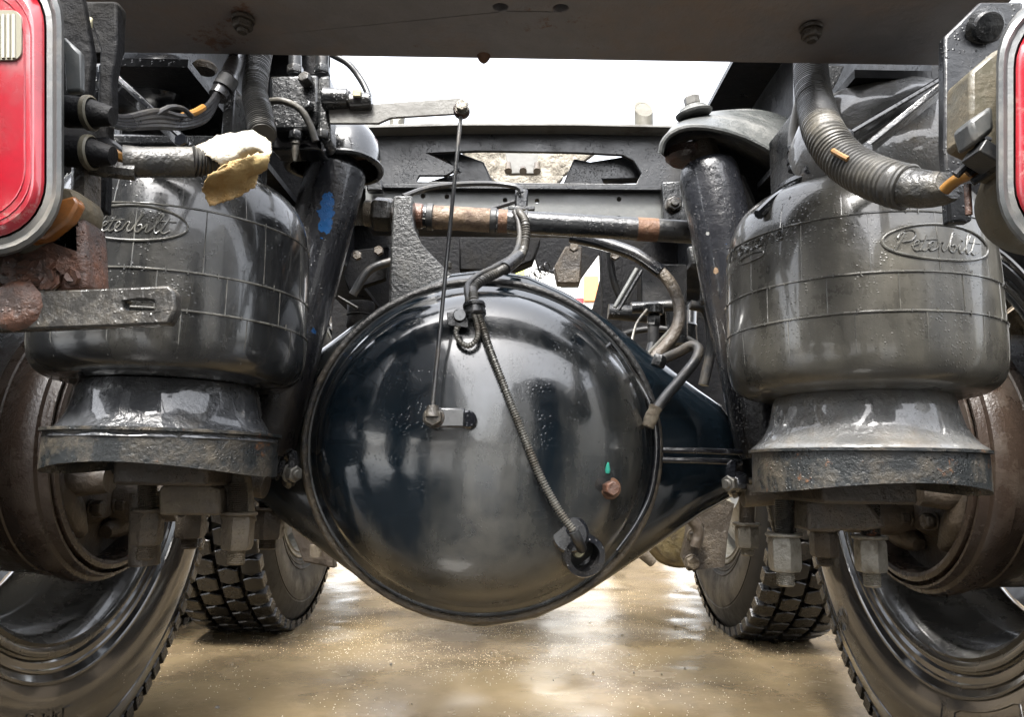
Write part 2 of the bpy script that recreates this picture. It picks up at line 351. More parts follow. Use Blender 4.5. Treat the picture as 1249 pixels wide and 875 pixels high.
# ------------------------------------------------------------------ wheels
def ang_pts(cx, cy, cz, s, d, r, th):   # point on the wheel: d outboard of the inner face, r radius, th angle in Y-Z
    return Vector((s*(cx+d), cy+r*math.cos(th), cz+r*math.sin(th)))
def wheel(s, X, Y, label, near, group, rim='rim_grey', rot=0.0):
    c = Vector((s*X, Y, .5)); ax = (s, 0, 0)
    t = thing('wheel', (s*(X+.13), Y, 0), label, 'wheel', group)
    Wd = .265
    half = [(.288, .045), (.290, .034), (.296, .028), (.300, .026), (.303, .022), (.306, .0225), (.310, .019), (.318, .0175), (.3195, .0145), (.323, .014), (.3245, .0155),
            (.333, .011), (.334, .0085), (.3375, .008), (.339, .010), (.352, .006), (.375, .001), (.40, -.001), (.425, .001), (.4265, .003), (.430, .003), (.4315, .0015), (.455, .008), (.478, .018), (.492, .028), (.498, .034), (.5, .045)]
    prof = half + [(r, Wd-d) for r, d in reversed(half)]
    ty = B().lathe(c, ax, prof, 128, close=True).build('tyre', 'tyre_rubber' if near else 'tyre_far', t, ang=30)
    tb = B(); rows = [(.012, .062), (.070, .122), (.128, .184), (.192, .253)] if not near else [(.020, .075), (.085, .18), (.19, .245)]
    N = 92 if near else 54
    for k in range(N):
        for q, (d0, d1) in enumerate(rows):
            off = (q % 2)*.5; th = 2*math.pi*(k+off)/N+rot; wv = 2*math.pi/N*.80
            sh0 = .01 if q % 2 else -.01
            r0, r1 = .490, .517
            vs = []
            for (rr, ins) in ((r0, 0), (r1-.003, .001), (r1, .004)):
                ring = [(-.5, d0+ins, .0), (-.5, (d0+d1)/2, -.3), (-.5, d1-ins, 0), (.5, d1-ins, 0), (.5, (d0+d1)/2, .3), (.5, d0+ins, 0)]
                for (a, d, e) in ring:
                    edge = rr
                    if q == 0 and d < d0+.012 or q == len(rows)-1 and d > d1-.012: edge = rr-.006
                    w2 = wv*(1-ins*18)
                    vs.append(c+Vector((s*d, 0, 0))+Vector((0, math.cos(th+(a*.82+e*.6)*w2), math.sin(th+(a*.82+e*.6)*w2)))*edge)
            fs = []
            for L in (0, 6):
                for i in range(6): fs.append((L+i, L+(i+1) % 6, L+6+(i+1) % 6, L+6+i))
            fs.append((12, 13, 14, 15, 16, 17)); tb.add(vs, fs)
        if near:   # shoulder lugs that run down the sidewall edge
            th = 2*math.pi*k/N+rot; wv = 2*math.pi/N*.7; vs = []
            for (rr, d) in ((.480, .017), (.492, .0225), (.505, .025), (.515, .036)):
                for a in (-.5, .5): vs.append(c+Vector((s*d, 0, 0))+Vector((0, math.cos(th+a*wv), math.sin(th+a*wv)))*rr)
            for (rr, d) in ((.47, .03), (.485, .045), (.490, .045), (.49, .05)):
                for a in (-.5, .5): vs.append(c+Vector((s*d, 0, 0))+Vector((0, math.cos(th+a*wv), math.sin(th+a*wv)))*rr)
            fs = [(0, 1, 3, 2), (2, 3, 5, 4), (4, 5, 7, 6)] + [(0, 2, 10, 8), (2, 4, 12, 10), (4, 6, 14, 12), (1, 9, 11, 3), (3, 11, 13, 5), (5, 13, 15, 7), (0, 8, 9, 1)]
            tb.add(vs, fs)
    tb.build('tread', 'tread_rubber', ty, smooth=False, kind='stuff')
    rp = [(.300, .030), (.304, .024), (.302, .019), (.296, .018), (.288, .024), (.281, .034), (.279, .05), (.276, .10), (.262, .12), (.258, .15), (.258, .20), (.272, .225),
          (.287, .235), (.30, .240), (.296, .246)]
    if near: B().lathe(c, ax, rp + [(.284, .24), (.266, .225), (.252, .20), (.252, .15), (.256, .12), (.270, .10), (.273, .05), (.275, .034), (.285, .020)][::1], 96, close=True).build('rim', rim, t, ang=50)
    else:      # disc dish towards the camera side
        B().lathe(c, ax, rp + [(.250, .20), (.250, .10), (.24, .075), (.20, .062), (.15, .055), (.14, .05), (.13, .06), (.13, .075), (.20, .085), (.245, .10), (.270, .10), (.273, .05), (.275, .034), (.285, .020)], 96, close=True).build('rim', rim, t, ang=50)
    if near:
        B().lathe(c, ax, [(.252, .21), (.215, .235), (.15, .215), (.12, .215), (.12, .225), (.15, .225), (.215, .245), (.256, .22)], 64, close=True).build('rim_disc', rim, t)
    return t, ty, c

wl, tyl, cl = wheel(-1, .625, 1.14, 'near wheel under the dented left air spring, wet tyre sidewall filling the lower left corner', True, 'rear axle wheels', rot=.02)
wr, tyr, crw = wheel(1, .610, 1.14, 'near wheel under the smooth right air spring, tyre with round emblem and raised label panel', True, 'rear axle wheels', rot=.05)
wheel(-1, .625, 2.38, 'farther wheel left of the axle housing, blocky tread facing us and bright dished rim', False, 'forward axle wheels', 'rim_bright')
wheel(1, .635, 2.38, 'farther wheel right of the axle housing, shadowed tread behind the u-bolt nuts', False, 'forward axle wheels', 'rim_bright', rot=.03)
wheel(-1, .965, 2.38, 'outer twin of the farther left wheel, only its dark tread showing low down', False, 'forward axle wheels')
# brake drum and backing plate inside each near wheel
def brake(s, label):
    c = Vector((s*.585, 1.14, .5)); ax = (s, 0, 0)
    t = thing('brake_assembly', (s*.66, 1.14, .29), label, 'brake drum', 'brakes in the near wheels')
    B().lathe(c, ax, [(.190, .012), (.190, .002), (.196, 0), (.203, .002), (.204, .012), (.207, .014), (.210, .004), (.214, .004), (.216, .016), (.222, .018), (.226, .03), (.224, .045),
                      (.216, .05), (.213, .07), (.215, .072), (.215, .085), (.211, .09), (.209, .17), (.16, .19), (.16, .18), (.19, .16), (.19, .03)], 96, close=True, fn=lambda th, r, h, j: (r*.90, h)).build('drum', 'drum_rust', t, ang=35)
    B().lathe(c, ax, [(.0, .055), (.07, .05), (.075, .035), (.11, .03), (.12, .045), (.175, .05), (.183, .045), (.187, .05), (.187, .07), (0, .08)], 64).build('backing_plate', 'hub_mud', t, ang=30)
    for k, (a, h) in enumerate(((-2.4, .22), (.5, .24), (-.9, .2))):
        p = [c+Vector((s*.035, math.cos(a+u)*.135, math.sin(a+u)*.135)) for u in (-.5, -.25, 0, .25, .5)]
        B().tube(p, .020, 10, rfn=lambda u: .5+.9*math.sin(math.pi*u)).build('brake_shoe', 'hub_mud', t)
    for a in (-.5, -1.2, -1.9, -2.7, 2.8, 2.2):
        q = c+Vector((s*.02, math.cos(a)*.1, math.sin(a)*.1)); nut(t, q, (-s, 0, 0), .012, .014, 'brown_steel', name='bolt')
    B().cyl(c+Vector((-s*.06, .06, -.09)), c+Vector((s*.04, .06, -.09)), .028, .034).build('cam_tube', 'hub_mud', t)
    B().cyl(c+Vector((-s*.03, -.10, -.05)), c+Vector((s*.04, -.10, -.05)), .020, .03).build('anchor_boss', 'hub_mud', t)
    return t
brake(-1, 'brown ribbed brake drum inside the near left wheel')
brake(1, 'brown ribbed brake drum inside the near right wheel')

# lettering / moulding marks on the tyre sidewalls
def side_d(r):
    if r < .375: return .006-(r-.352)/.023*.005
    if r < .425: return 0.0 if r > .39 else .0005
    return .001+(r-.425)*.25
def on_tyre(s, c, r, th): return c+Vector((s*(side_d(r)-.0006), r*math.cos(th), r*math.sin(th)))
def stroke(b, s, c, pts, w=.0012, step=.01):
    b.tube([on_tyre(s, c, r, th) for r, th in pts], w, 6, smooth=False)
GL = {'D': [[(0, 0), (0, 1), (.5, 1), (.75, .75), (.75, .25), (.5, 0), (0, 0)]], 'T': [[(.4, 0), (.4, 1)], [(0, 1), (.8, 1)]], 'L': [[(0, 1), (0, 0), (.6, 0)]], 'I': [[(.2, 0), (.2, 1)]],
      'N': [[(0, 0), (0, 1), (.7, 0), (.7, 1)]], 'M': [[(0, 0), (0, 1), (.4, .4), (.8, 1), (.8, 0)]], 'O': [[(0, .2), (0, .8), (.2, 1), (.5, 1), (.7, .8), (.7, .2), (.5, 0), (.2, 0), (0, .2)]], '1': [[(.1, .8), (.35, 1), (.35, 0)]]}
def word(b, s, c, txt, r0, h, th0, dirn, w=.001, adv=1.15):
    x = 0
    for ch in txt:
        for st in GL.get(ch, []): stroke(b, s, c, [(r0+h*v, th0+dirn*(x+u*h*.9)/(r0+h/2)) for u, v in st], w)
        x += h*adv*.85 if ch != ' ' else h*.6
def outline_big(b, s, c, txt, r0, h, th0, dirn):
    word(b, s, c, txt, r0, h, th0, dirn, .0011); word(b, s, c, txt, r0+h*.12, h*.76, th0+dirn*h*.12/r0, dirn, .0007)
lb = B(); outline_big(lb, -1, cl, 'DTIL', .372, .030, R_(-108), 1); lb.build('raised_lettering', 'tyre_rubber', tyl, kind='stuff')
lb = B(); word(lb, 1, crw, 'NM NO', .43, .013, R_(-96), -1, .0007); word(lb, 1, crw, '111', .412, .010, R_(-98), -1, .0006)
# oval emblem with spokes and framed panel on the right tyre
for k in range(16):
    a = 2*math.pi*k/16; stroke(lb, 1, crw, [(.405+.009*math.cos(a), R_(-46)+.035*math.sin(a)*.6), (.405+.02*math.cos(a), R_(-46)+.035*math.sin(a)*1.35)], .0011)
stroke(lb, 1, crw, [(.405+.021*math.cos(2*math.pi*k/24), R_(-46)+.049*math.sin(2*math.pi*k/24)) for k in range(25)], .0009)
pan = [(r, R_(t-38)) for r, t in ((.352, -62), (.352, -82), (.356, -84), (.385, -84), (.39, -82), (.39, -62), (.385, -60), (.356, -60), (.352, -62))]
pan2 = []
for (r1, t1), (r2, t2) in zip(pan, pan[1:]): pan2 += [(r1+(r2-r1)*i/8, t1+(t2-t1)*i/8) for i in range(8)]
stroke(lb, 1, crw, pan2+[pan2[0]], .0008)
for a in (-93, -126): stroke(lb, 1, crw, [(.35+.01*i, R_(a)) for i in range(9)], .0006)
lb.build('raised_lettering', 'tyre_rubber', tyr, kind='stuff')

# ------------------------------------------------------------------ air springs
SCR = [  # flowing script letters, drawn as strokes (x advance in units, height 0..1)
 [(.05, .0), (.22, .5), (.36, 1.05), (.15, .95), (.08, .7), (.3, 1.15), (.75, 1.2), (.95, .95), (.8, .62), (.35, .5)],
 [(.85, .25), (1.15, .42), (1.12, .58), (.95, .5), (.93, .15), (1.1, .0), (1.35, .12)], [(1.3, .0), (1.45, .5), (1.55, .9)], [(1.2, .6), (2.1, .72)],
 [(1.35, .1), (1.5, .0), (1.7, .15), (1.95, .4), (1.9, .56), (1.75, .45), (1.75, .12), (1.9, .0), (2.15, .12)],
 [(2.15, .12), (2.3, .5), (2.35, .55), (2.5, .5), (2.45, .2), (2.55, .0), (2.7, .1)],
 [(2.7, .1), (3.0, .9), (3.1, 1.1), (3.0, 1.15), (2.88, .6), (2.9, .1), (3.1, .0), (3.25, .25), (3.15, .45), (3.0, .35)],
 [(3.3, .2), (3.5, .5), (3.5, .1), (3.62, .0), (3.8, .2)], [(3.62, .72), (3.66, .76)],
 [(3.8, .2), (4.15, 1.0), (4.12, 1.2), (3.98, 1.0), (3.95, .2), (4.1, .0), (4.3, .2)],
 [(4.3, .1), (4.42, .5), (4.55, 1.0)], [(4.1, .72), (5.0, .78)], [(4.35, .1), (4.5, .0), (4.75, .15)]]
def bag(s, cx, label, mat, badge_l, badge_r, badge_y, flare, extra):
    cy, Rb = .80, .137; c = Vector((cx, cy, 0)); up = (0, 0, 1)
    t = thing('air_spring', (cx, cy, .494), label, 'air spring', 'air springs')
    dz = -.003 if s < 0 else .0
    prof = [(.088, .546), (.110, .5465), (.123, .551), (.132, .560), (.1365, .575), (.1378, .60), (.1375, .64), (.1365, .68), (.134, .708), (.129, .731), (.119, .750), (.102, .764), (.07, .774), (.02, .776)]
    def surf(z):
        for (r1, z1), (r2, z2) in zip(prof, prof[1:]):
            if z1 <= z <= z2: return r1+(r2-r1)*(z-z1)/(z2-z1)
        return prof[-1][0]
    # densify profile
    pr = []
    for i in range(len(prof)-1):
        a, b, cc, d = prof[max(i-1, 0)], prof[i], prof[i+1], prof[min(i+2, len(prof)-1)]
        for j in range(4):
            q = j/4; pr.append(tuple(.5*((2*b[k])+(cc[k]-a[k])*q+(2*a[k]-5*b[k]+4*cc[k]-d[k])*q*q+(3*b[k]-a[k]-3*cc[k]+d[k])*q**3) for k in (0, 1)))
    pr.append(prof[-1])
    be = B().lathe(c+Vector((0, 0, dz)), up, pr, 96).build('bellows', mat, t, ang=60)
    def P(phi, z, off=0.0006):
        r = surf(z-dz)+off; return Vector((cx+r*math.sin(phi), cy-r*math.cos(phi), z))
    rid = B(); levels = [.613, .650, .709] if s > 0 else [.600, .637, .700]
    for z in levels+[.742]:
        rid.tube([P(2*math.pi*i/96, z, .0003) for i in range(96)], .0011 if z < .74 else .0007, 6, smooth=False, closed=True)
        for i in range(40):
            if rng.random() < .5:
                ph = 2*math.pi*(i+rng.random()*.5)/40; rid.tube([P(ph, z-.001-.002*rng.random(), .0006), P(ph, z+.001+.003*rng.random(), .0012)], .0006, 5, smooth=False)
    rid.build('ridge', 'ridge_lit_dusty', be)
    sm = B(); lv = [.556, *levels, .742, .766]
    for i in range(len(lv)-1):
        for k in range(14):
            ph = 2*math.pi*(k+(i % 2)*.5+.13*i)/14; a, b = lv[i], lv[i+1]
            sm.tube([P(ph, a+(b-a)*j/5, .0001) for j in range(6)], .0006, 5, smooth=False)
    sm.build('mould_seam', 'ridge_lit_dusty', be, kind='stuff')
        # badge: oval rim and script letters
    (p0, z0), (p1, z1) = cylhit(*badge_l, cx, cy, Rb), cylhit(*badge_r, cx, cy, Rb)
    pc = (p0+p1)/2; hw = (p1-p0)/2; zc = cylhit((badge_l[0]+badge_r[0])/2, badge_y[0], cx, cy, Rb)[1]
    zh = abs(zc-cylhit((badge_l[0]+badge_r[0])/2, badge_y[1], cx, cy, Rb)[1])
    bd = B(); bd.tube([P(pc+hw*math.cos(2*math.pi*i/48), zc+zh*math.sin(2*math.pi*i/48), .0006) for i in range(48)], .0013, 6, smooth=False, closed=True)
    bd.build('badge_rim', 'ridge_lit_dusty', be)
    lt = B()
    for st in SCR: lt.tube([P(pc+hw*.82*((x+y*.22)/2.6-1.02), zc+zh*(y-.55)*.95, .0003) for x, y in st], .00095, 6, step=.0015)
    lt.build('script_lettering', 'ridge_lit_dusty', be)
    if extra: extra(P, be, mat)
    t.location.z += .010 if s < 0 else .005
    # clamped bead plate above, piston flare and seat below
    B().lathe(c, up, [(.0, .7745), (.072, .7745), (.082, .777), (.085, .783), (.082, .789), (0, .792)], 64).build('top_plate', 'cast_black', t)
    pp = [(.088, .552), (.0905, .545), (.0925, .533), (.096, .520), (.102, .509), (.109, .501), (.1145, .497), (.1155, .494), (.113, .492), (0, .492)]
    B().lathe(c, up, pp, 96, fn=(lambda th, r, h, j: (r+.0022*mn.noise(Vector((math.cos(th)*4, math.sin(th)*4, h*60)))*(1 if s < 0 else .3), h))).build('piston', flare, t, ang=60)
    return t
def right_extra(P, be, mat):
    # the word at the inner side and the small raised bar below it
    cu_ = bpy.data.curves.new('t', 'FONT'); cu_.body = 'Firestone'; cu_.size = .026; cu_.extrude = .0; cu_.align_x = 'RIGHT'
    to = bpy.data.objects.new('t', cu_); COL.objects.link(to); bpy.context.view_layer.update()
    me = to.to_mesh(); vs = [v.co.copy() for v in me.vertices]; ed = {}
    for p in me.polygons:
        vv = list(p.vertices)
        for a, b in zip(vv, vv[1:]+vv[:1]): ed[(min(a, b), max(a, b))] = ed.get((min(a, b), max(a, b)), 0)+1
    b = B(); ph0, z0 = cylhit(957, 297, .372, .80, .137)
    sl = -.0
    for (i, j), n_ in ed.items():
        if n_ == 1 and (vs[i]-vs[j]).length > 1e-5:
            q = [P(ph0+v.x/.137, z0+v.y*.8) for v in (vs[i], vs[j])]
            if q[0].x-q[1].x or 1: b.tube(q, .0006, 4, smooth=False)
    to.to_mesh_clear(); bpy.data.objects.remove(to)
    b.build('raised_lettering', mat, be)
    (pa, za), (pb, zb) = cylhit(903, 322, .372, .80, .137), cylhit(931, 318, .372, .80, .137); b = B(); L = []
    for i in range(25):
        a = 2*math.pi*i/24; L.append(P((pa+pb)/2+(pb-pa)/2*max(-1, min(1, 1.15*math.cos(a))), (za+zb)/2+.004*math.sin(a)))
    b.tube(L, .0008, 5, smooth=False); b.build('raised_bar', mat, be)
bag(-1, -.372, 'left air spring, sleek black with oval script badge, on a dented flared piston', 'bag_rubber', (97, 283), (229, 283), (284, 262), 'wet_flare', None)
bag(1, .372, 'right air spring, dusty brown with oval script badge, on a smooth flared piston', 'bag_rubber_dusty', (1076, 300), (1204, 300), (301, 279), 'smooth_flare', right_extra)

# seat brackets under the air springs
def seat(s, label):
    cx = s*.372; t = thing('seat_bracket', (cx, .80, .455), label, 'spring seat', 'seats under the air springs')
    def fn(th, r, h, j):
        if j in (2, 3): h -= .016*abs(math.sin(th))+(.010 if s*math.sin(th) < 0 else 0)*abs(math.sin(th))
        return r, h
    B().lathe((cx, .80, 0), (0, 0, 1), [(.0, .4905), (.112, .4905), (.114, .489), (.1145, .4605), (.108, .4605), (.106, .482), (0, .484)], 72,
              fn=lambda th, r, h, j: (r, h-(.013*math.sin(th)**2 if j in (3, 4) else 0))).build('band', 'seat_band', t, ang=40)
    B().lathe((cx, .80, 0), (0, 0, 1), [(.105, .4925), (.1175, .4925), (.1175, .4895), (.105, .4895)], 72, close=True).build('lip', 'seat_band', t)
    B().box((cx, .86, .455), (.10, .14, .036)).build('arm', 'brown_steel', t, bev=.004)
    t.location.z += .010 if s < 0 else .002
    return t
seat(-1, 'black spotted seat plate carrying the left air spring')
seat(1, 'rust-stained grey seat plate carrying the right air spring')

# u-bolt clamps below the seats
def clamp(s, label, big, small, block, rod):
    t = thing('axle_clamp', U(block[0], block[3], .86), label, 'axle clamp', 'u-bolt clamps')
    x0, y0, x1, y1 = block
    b = B(); b.prism([[U(x, y, .84) for x, y in ((x0, y0+6), (x0+8, y0), (x1-12, y0), (x1, y0+8), (x1+22*s, y1-4) if s > 0 else (x1, y1), (x1-4, y1), (x0, y1))]], (0, .07, 0))
    b.build('block', 'muddy_steel' if s < 0 else 'brown_steel', t, bev=.004)
    for (x, y, wpx, m, top) in big:
        r = wpx/2*.86/908*.96; p = U(x, y, .86)
        nut(t, p, (0, 0, -1), r, r*2.1, m, stud=r*1.15)
        B().lathe(U(x, top, .86), U(x, y, .86)-U(x, top, .86), thread(r*.62, (U(x, top, .86)-p).length), 18).build('u_bolt', 'brown_steel' if m != 'zinc' else 'slotted_steel', t)
    for (x, y, wpx, m, top) in small:
        r = wpx/2*1.02/908*1.1; p = U(x, y, 1.02)
        nut(t, p, (0, 0, -1), r, r*1.8, m, stud=r*.9)
        B().cyl(p, U(x, top, 1.02), r*.62).build('u_bolt', 'brown_steel', t)
    for (xa, ya, xb, yb, rr, YY, m) in rod: B().cyl(U(xa, ya, YY), U(xb, yb, YY), rr, ch=.001).build('tube', m, t)
    return t
clamp(1, 'u-bolt clamp with clean-faced nuts beneath the right spring seat',
      [(957, 676, 40, 'zinc', 610), (1062, 678, 38, 'zinc', 585)], [(911, 655, 26, 'zinc', 600), (1005, 664, 30, 'brown_steel', 600)],
      (985, 607, 1062, 648), [(905, 606, 985, 600, .013, .90, 'muddy_steel'), (948, 610, 958, 655, .014, .92, 'slotted_steel')])
clamp(-1, 'mud-caked u-bolt clamp block beneath the left spring seat',
      [(180, 645, 38, 'brown_steel', 560), (290, 650, 40, 'muddy_steel', 590)], [(233, 640, 32, 'brown_steel', 600), (328, 640, 34, 'brown_steel', 600)],
      (193, 590, 268, 629), [(195, 570, 325, 592, .017, .93, 'brown_steel'), (285, 580, 292, 640, .019, .88, 'muddy_steel'), (178, 600, 176, 690, .017, .88, 'brown_steel')])

# ------------------------------------------------------------------ drive axle
DC = U(588, 545, .93); DX, DZ = DC.x, DC.z
t_ax = thing('drive_axle', (DX, .95, DZ-.22), 'big glossy black drive axle housing with round domed cover', 'axle')
hs = B(); N = 80; M = 40
def outline(pts): return sorted(((U(x, y, 1.02).x-DX*1.06, U(x, y, 1.02).z) for x, y in pts))
TOP = outline(((588, 334), (640, 341), (690, 362), (740, 395), (790, 433), (840, 469), (878, 494), (905, 538), (935, 548)))
BOT = outline(((588, 762), (650, 752), (700, 729), (750, 697), (800, 664), (850, 630), (905, 600), (935, 596)))
def interp(T, a):
    if a <= T[0][0]: return T[0][1]
    for (a1, h1), (a2, h2) in zip(T, T[1:]):
        if a1 <= a <= a2: return h1+(h2-h1)*(a-a1)/(a2-a1)
    return T[-1][1]
for i in range(N+1):
    x = -.62+1.24*i/N; d = abs(x-DX); zt, zb = interp(TOP, d), interp(BOT, d); dep = .078-.022*min(1, d/.3)
    rc = math.sqrt(max(0, .2135**2-(d/1.0)**2))*.95
    zt = max(zt, DZ+.002+rc)
    zc = (zt+zb)/2; h = (zt-zb)/2
    for j in range(M):
        th = 2*math.pi*j/M; cc, ss = math.cos(th), math.sin(th); e = .55
        hs.v.append((x, 1.018+.10*min(1, d/.6)**2+dep*math.copysign(abs(cc)**e, cc), zc+h*math.copysign(abs(ss)**e, ss)))
for i in range(N):
    for j in range(M): hs.f.append((i*M+j, i*M+(j+1) % M, (i+1)*M+(j+1) % M, (i+1)*M+j))
hs.build('housing', 'diff_black', t_ax, ang=60)
cv = [(.2215, .03), (.2225, .012), (.2215, -.002), (.2165, -.006), (.2125, -.004), (.210, -.010), (.2075, -.021), (.2060, -.026), (.201, -.029), (.198, -.034), (.192, -.050), (.189, -.055), (.181, -.068),
      (.170, -.080), (.152, -.092), (.128, -.102), (.10, -.1095), (.07, -.1145), (.035, -.1175), (0, -.1185)]
OV = lambda b: (setattr(b, 'v', [(DX+(x-DX)*1.0, y, DZ+.002+(z-DZ)*.95) for x, y, z in b.v]), b)[1]
cvo = OV(B().lathe((DX, .93, DZ), (0, 1, 0), cv, 128)).build('cover', 'diff_black', t_ax, ang=50)
OV(B().lathe((DX, .93, DZ), (0, 1, 0), [(.214, -.004), (.2165, -.0085), (.2200, -.009), (.2235, -.006), (.2245, .004), (.22, .012)], 128, close=True,
          fn=lambda th, r, h, j: (r+.0007*mn.noise(Vector((th*14, j, 0))), h+.0007*mn.noise(Vector((th*17, j, 5)))))).build('weld_ring', 'ring_metal', t_ax, ang=60)
def on_cover(px, py, off=0):
    d = (cf + cr*((px-624.5)/FPX) - cu*((py-437.5)/FPX)); best = None
    for i in range(600):
        Y = .78+.17*i/600; p = CAM+d*(Y/d.y); r = math.hypot((p.x-DX)/1.0, (p.z-DZ-.002)/.95)
        for (r1, h1), (r2, h2) in zip(cv[2:], cv[3:]):
            if r2 <= r <= r1 and r1 > r2:
                h = h1+(h2-h1)*(r1-r)/(r1-r2)
                if Y >= .93+h-.0008: return p+Vector((0, -off, 0))
                break
    return U(px, py, .93)-Vector((0, off, 0))
# plug, sensor boss
p = on_cover(742, 596); B().lathe(p+Vector((0, .012, 0)), (.25, -1, 0), [(.0125, 0), (.0125, .010), (.0115, .012), (0, .012)], 32).build('plug_boss', 'rust_bare', t_ax)
B().hexa(p+Vector((.002, -.008, 0)), (.25, -1, .05), .0090, .016).build('fill_plug', 'rusty_block', t_ax, bev=.001, ang=25)
B().lathe(p+Vector((-.001, -.002, .017)), (0, -.4, 1), [(.0025, 0), (.003, .004), (.001, .012)], 10).build('tag', 'green_tag', t_ax)
p = on_cover(695, 652); B().cyl(p+Vector((0, .03, 0)), p+Vector((0, -.004, 0)), .024, .021, 32, ch=.003).build('sensor_boss', 'gloss_black', t_ax)
sp_ = on_cover(709, 676)
B().lathe(sp_+Vector((-.006, .03, .004)), (.18, -1, -.1), [(.0235, 0), (.0235, .047), (.0225, .049), (.0165, .0495), (.0160, .044), (.0155, .02), (0, .02)], 40).build('sensor_cup', 'gloss_black', t_ax, ang=40)
B().lathe(sp_+Vector((-.006, .008, .004)), (.18, -1, -.1), [(.007, 0), (.007, .014), (.005, .017), (0, .017)], 20).build('sensor_tip', 'cream_plastic', t_ax)
# bracket holding the levelling link
p = on_cover(548, 511); B().box(p+Vector((.0, -.008, 0)), (.036, .020, .021)).build('link_bracket', 'gloss_black', t_ax, bev=.002)
nut(t_ax, on_cover(531, 511, .026), (0, -1, 0), .0105, .010, 'slotted_steel', name='bolt')
B().cyl(on_cover(566, 513, -.004), on_cover(572, 513, .014), .010, ch=.002).build('link_stud', 'gloss_black', t_ax)
# tower that holds the torque rod
b = B(); b.prism([[U(x, y, .98) for x, y in ((480, 238), (503, 238), (503, 262), (506, 280), (514, 297), (530, 314), (548, 332), (566, 350), (566, 378), (474, 395), (476, 300))]], (0, .07, 0))
b.build('rod_tower', 'rough_cast', t_ax, bev=.003)
# ribs on the right arm of the housing
for y0, y1 in ((549, 556), (561, 568)):
    B().tube([U(808, y0, .905), U(850, y0+1, .905), U(905, y1-4, .905)], .0035, 8).build('rib', 'gloss_black', t_ax)
B().tube([on_cover(742, 420), U(770, 455, .92), U(791, 490, .915), U(799, 520, .915), U(800, 560, .915), U(792, 605, .915), U(775, 640, .912), U(752, 672, .91)], .0045, 10).build('edge_bead', 'gloss_black', t_ax)

# shock lower mounts
for s, x, y, lab in ((-1, 350, 576, 'shiny shock eye bolt beside the left seat plate'), (1, 899, 588, 'shiny shock eye bolt beside the right seat plate')):
    t = thing('shock_eye_bolt', U(x, y, .9), lab, 'bolt', 'lower shock bolts'); a = Vector((s*.9, -.45, -.3*s if s < 0 else .0)).normalized()
    p = U(x, y, .88)
    B().ring(p-a*.0+Vector((0, .01, .004)), (s*.9, -.5, 0), .018, .006).build('eye', 'gloss_black', t)
    B().cyl(p-a*.006*s, p+Vector((-s*.018, -.004, -.006)) if 0 else p+a*.012, .013, .011, ch=.002).build('bush', 'gloss_black', t)
    nut(t, p-Vector((s*.010, .006, .002)), (-s*.8, -.6, -.1), .010, .010, 'spring_steel', stud=.006)

# ------------------------------------------------------------------ shock absorbers
pt = U(398, 262, .93)
shock_mat('shock_left', [(tuple(pt+Vector((0, 0, .006))), .0085, BLUE, .33), (tuple(pt-Vector((.001, 0, .016))), .0075, BLUE, .45), (tuple(U(410, 330, .93)), .0045, BLUE, .5), (tuple(U(405, 353, .93)), .005, BLUE, .7), (tuple(U(385, 405, .93)), .005, BLUE, .8), (tuple(U(400, 372, .93)), .004, RUST, .6)])
shock_mat('shock_right', [(tuple(U(862, 298, .93)), .003, RUST, 1), (tuple(U(873, 330, .93)), .0035, (.3, .2, .12), .8), (tuple(U(863, 283, .93)), .0035, (.35, .35, .33), .8), (tuple(U(851, 324, .93)), .003, RUST, .7),
          (tuple(U(885, 300, .93)), .0025, BLUE, .8), (tuple(U(866, 396, .93)), .0035, RUST, .8), (tuple(U(842, 235, .93)), .002, (.4, .4, .38), 1)])
for s, top, bot, mat, lab in ((-1, (414, 196, .97), (320, 552, .95), 'shock_left', 'black shock absorber with a bright blue paint patch beside the left air spring'),
                              (1, (862, 200, .97), (937, 556, .95), 'shock_right', 'black shock absorber with small rust chips beside the right air spring')):
    a, b_ = U(*top), U(*bot); d = (b_-a).normalized()
    t = thing('shock_absorber', tuple(b_), lab, 'shock absorber', 'shock absorbers')
    L = (b_-a).length
    B().lathe(a, d, [(.0, -.002), (.030, 0), (.036, .004), (.039, .010), (.0405, .02), (.0405, L*.5), (.0385, L*.97), (.033, L)], 56).build('dust_tube', mat, t, ang=50)
    B().cyl(b_-d*.02, b_+d*.03, .026, .022).build('lower_eye', 'gloss_black', t)
    B().cyl(a-d*.03, a, .018, .022).build('rod_bush', 'brown_steel', t)
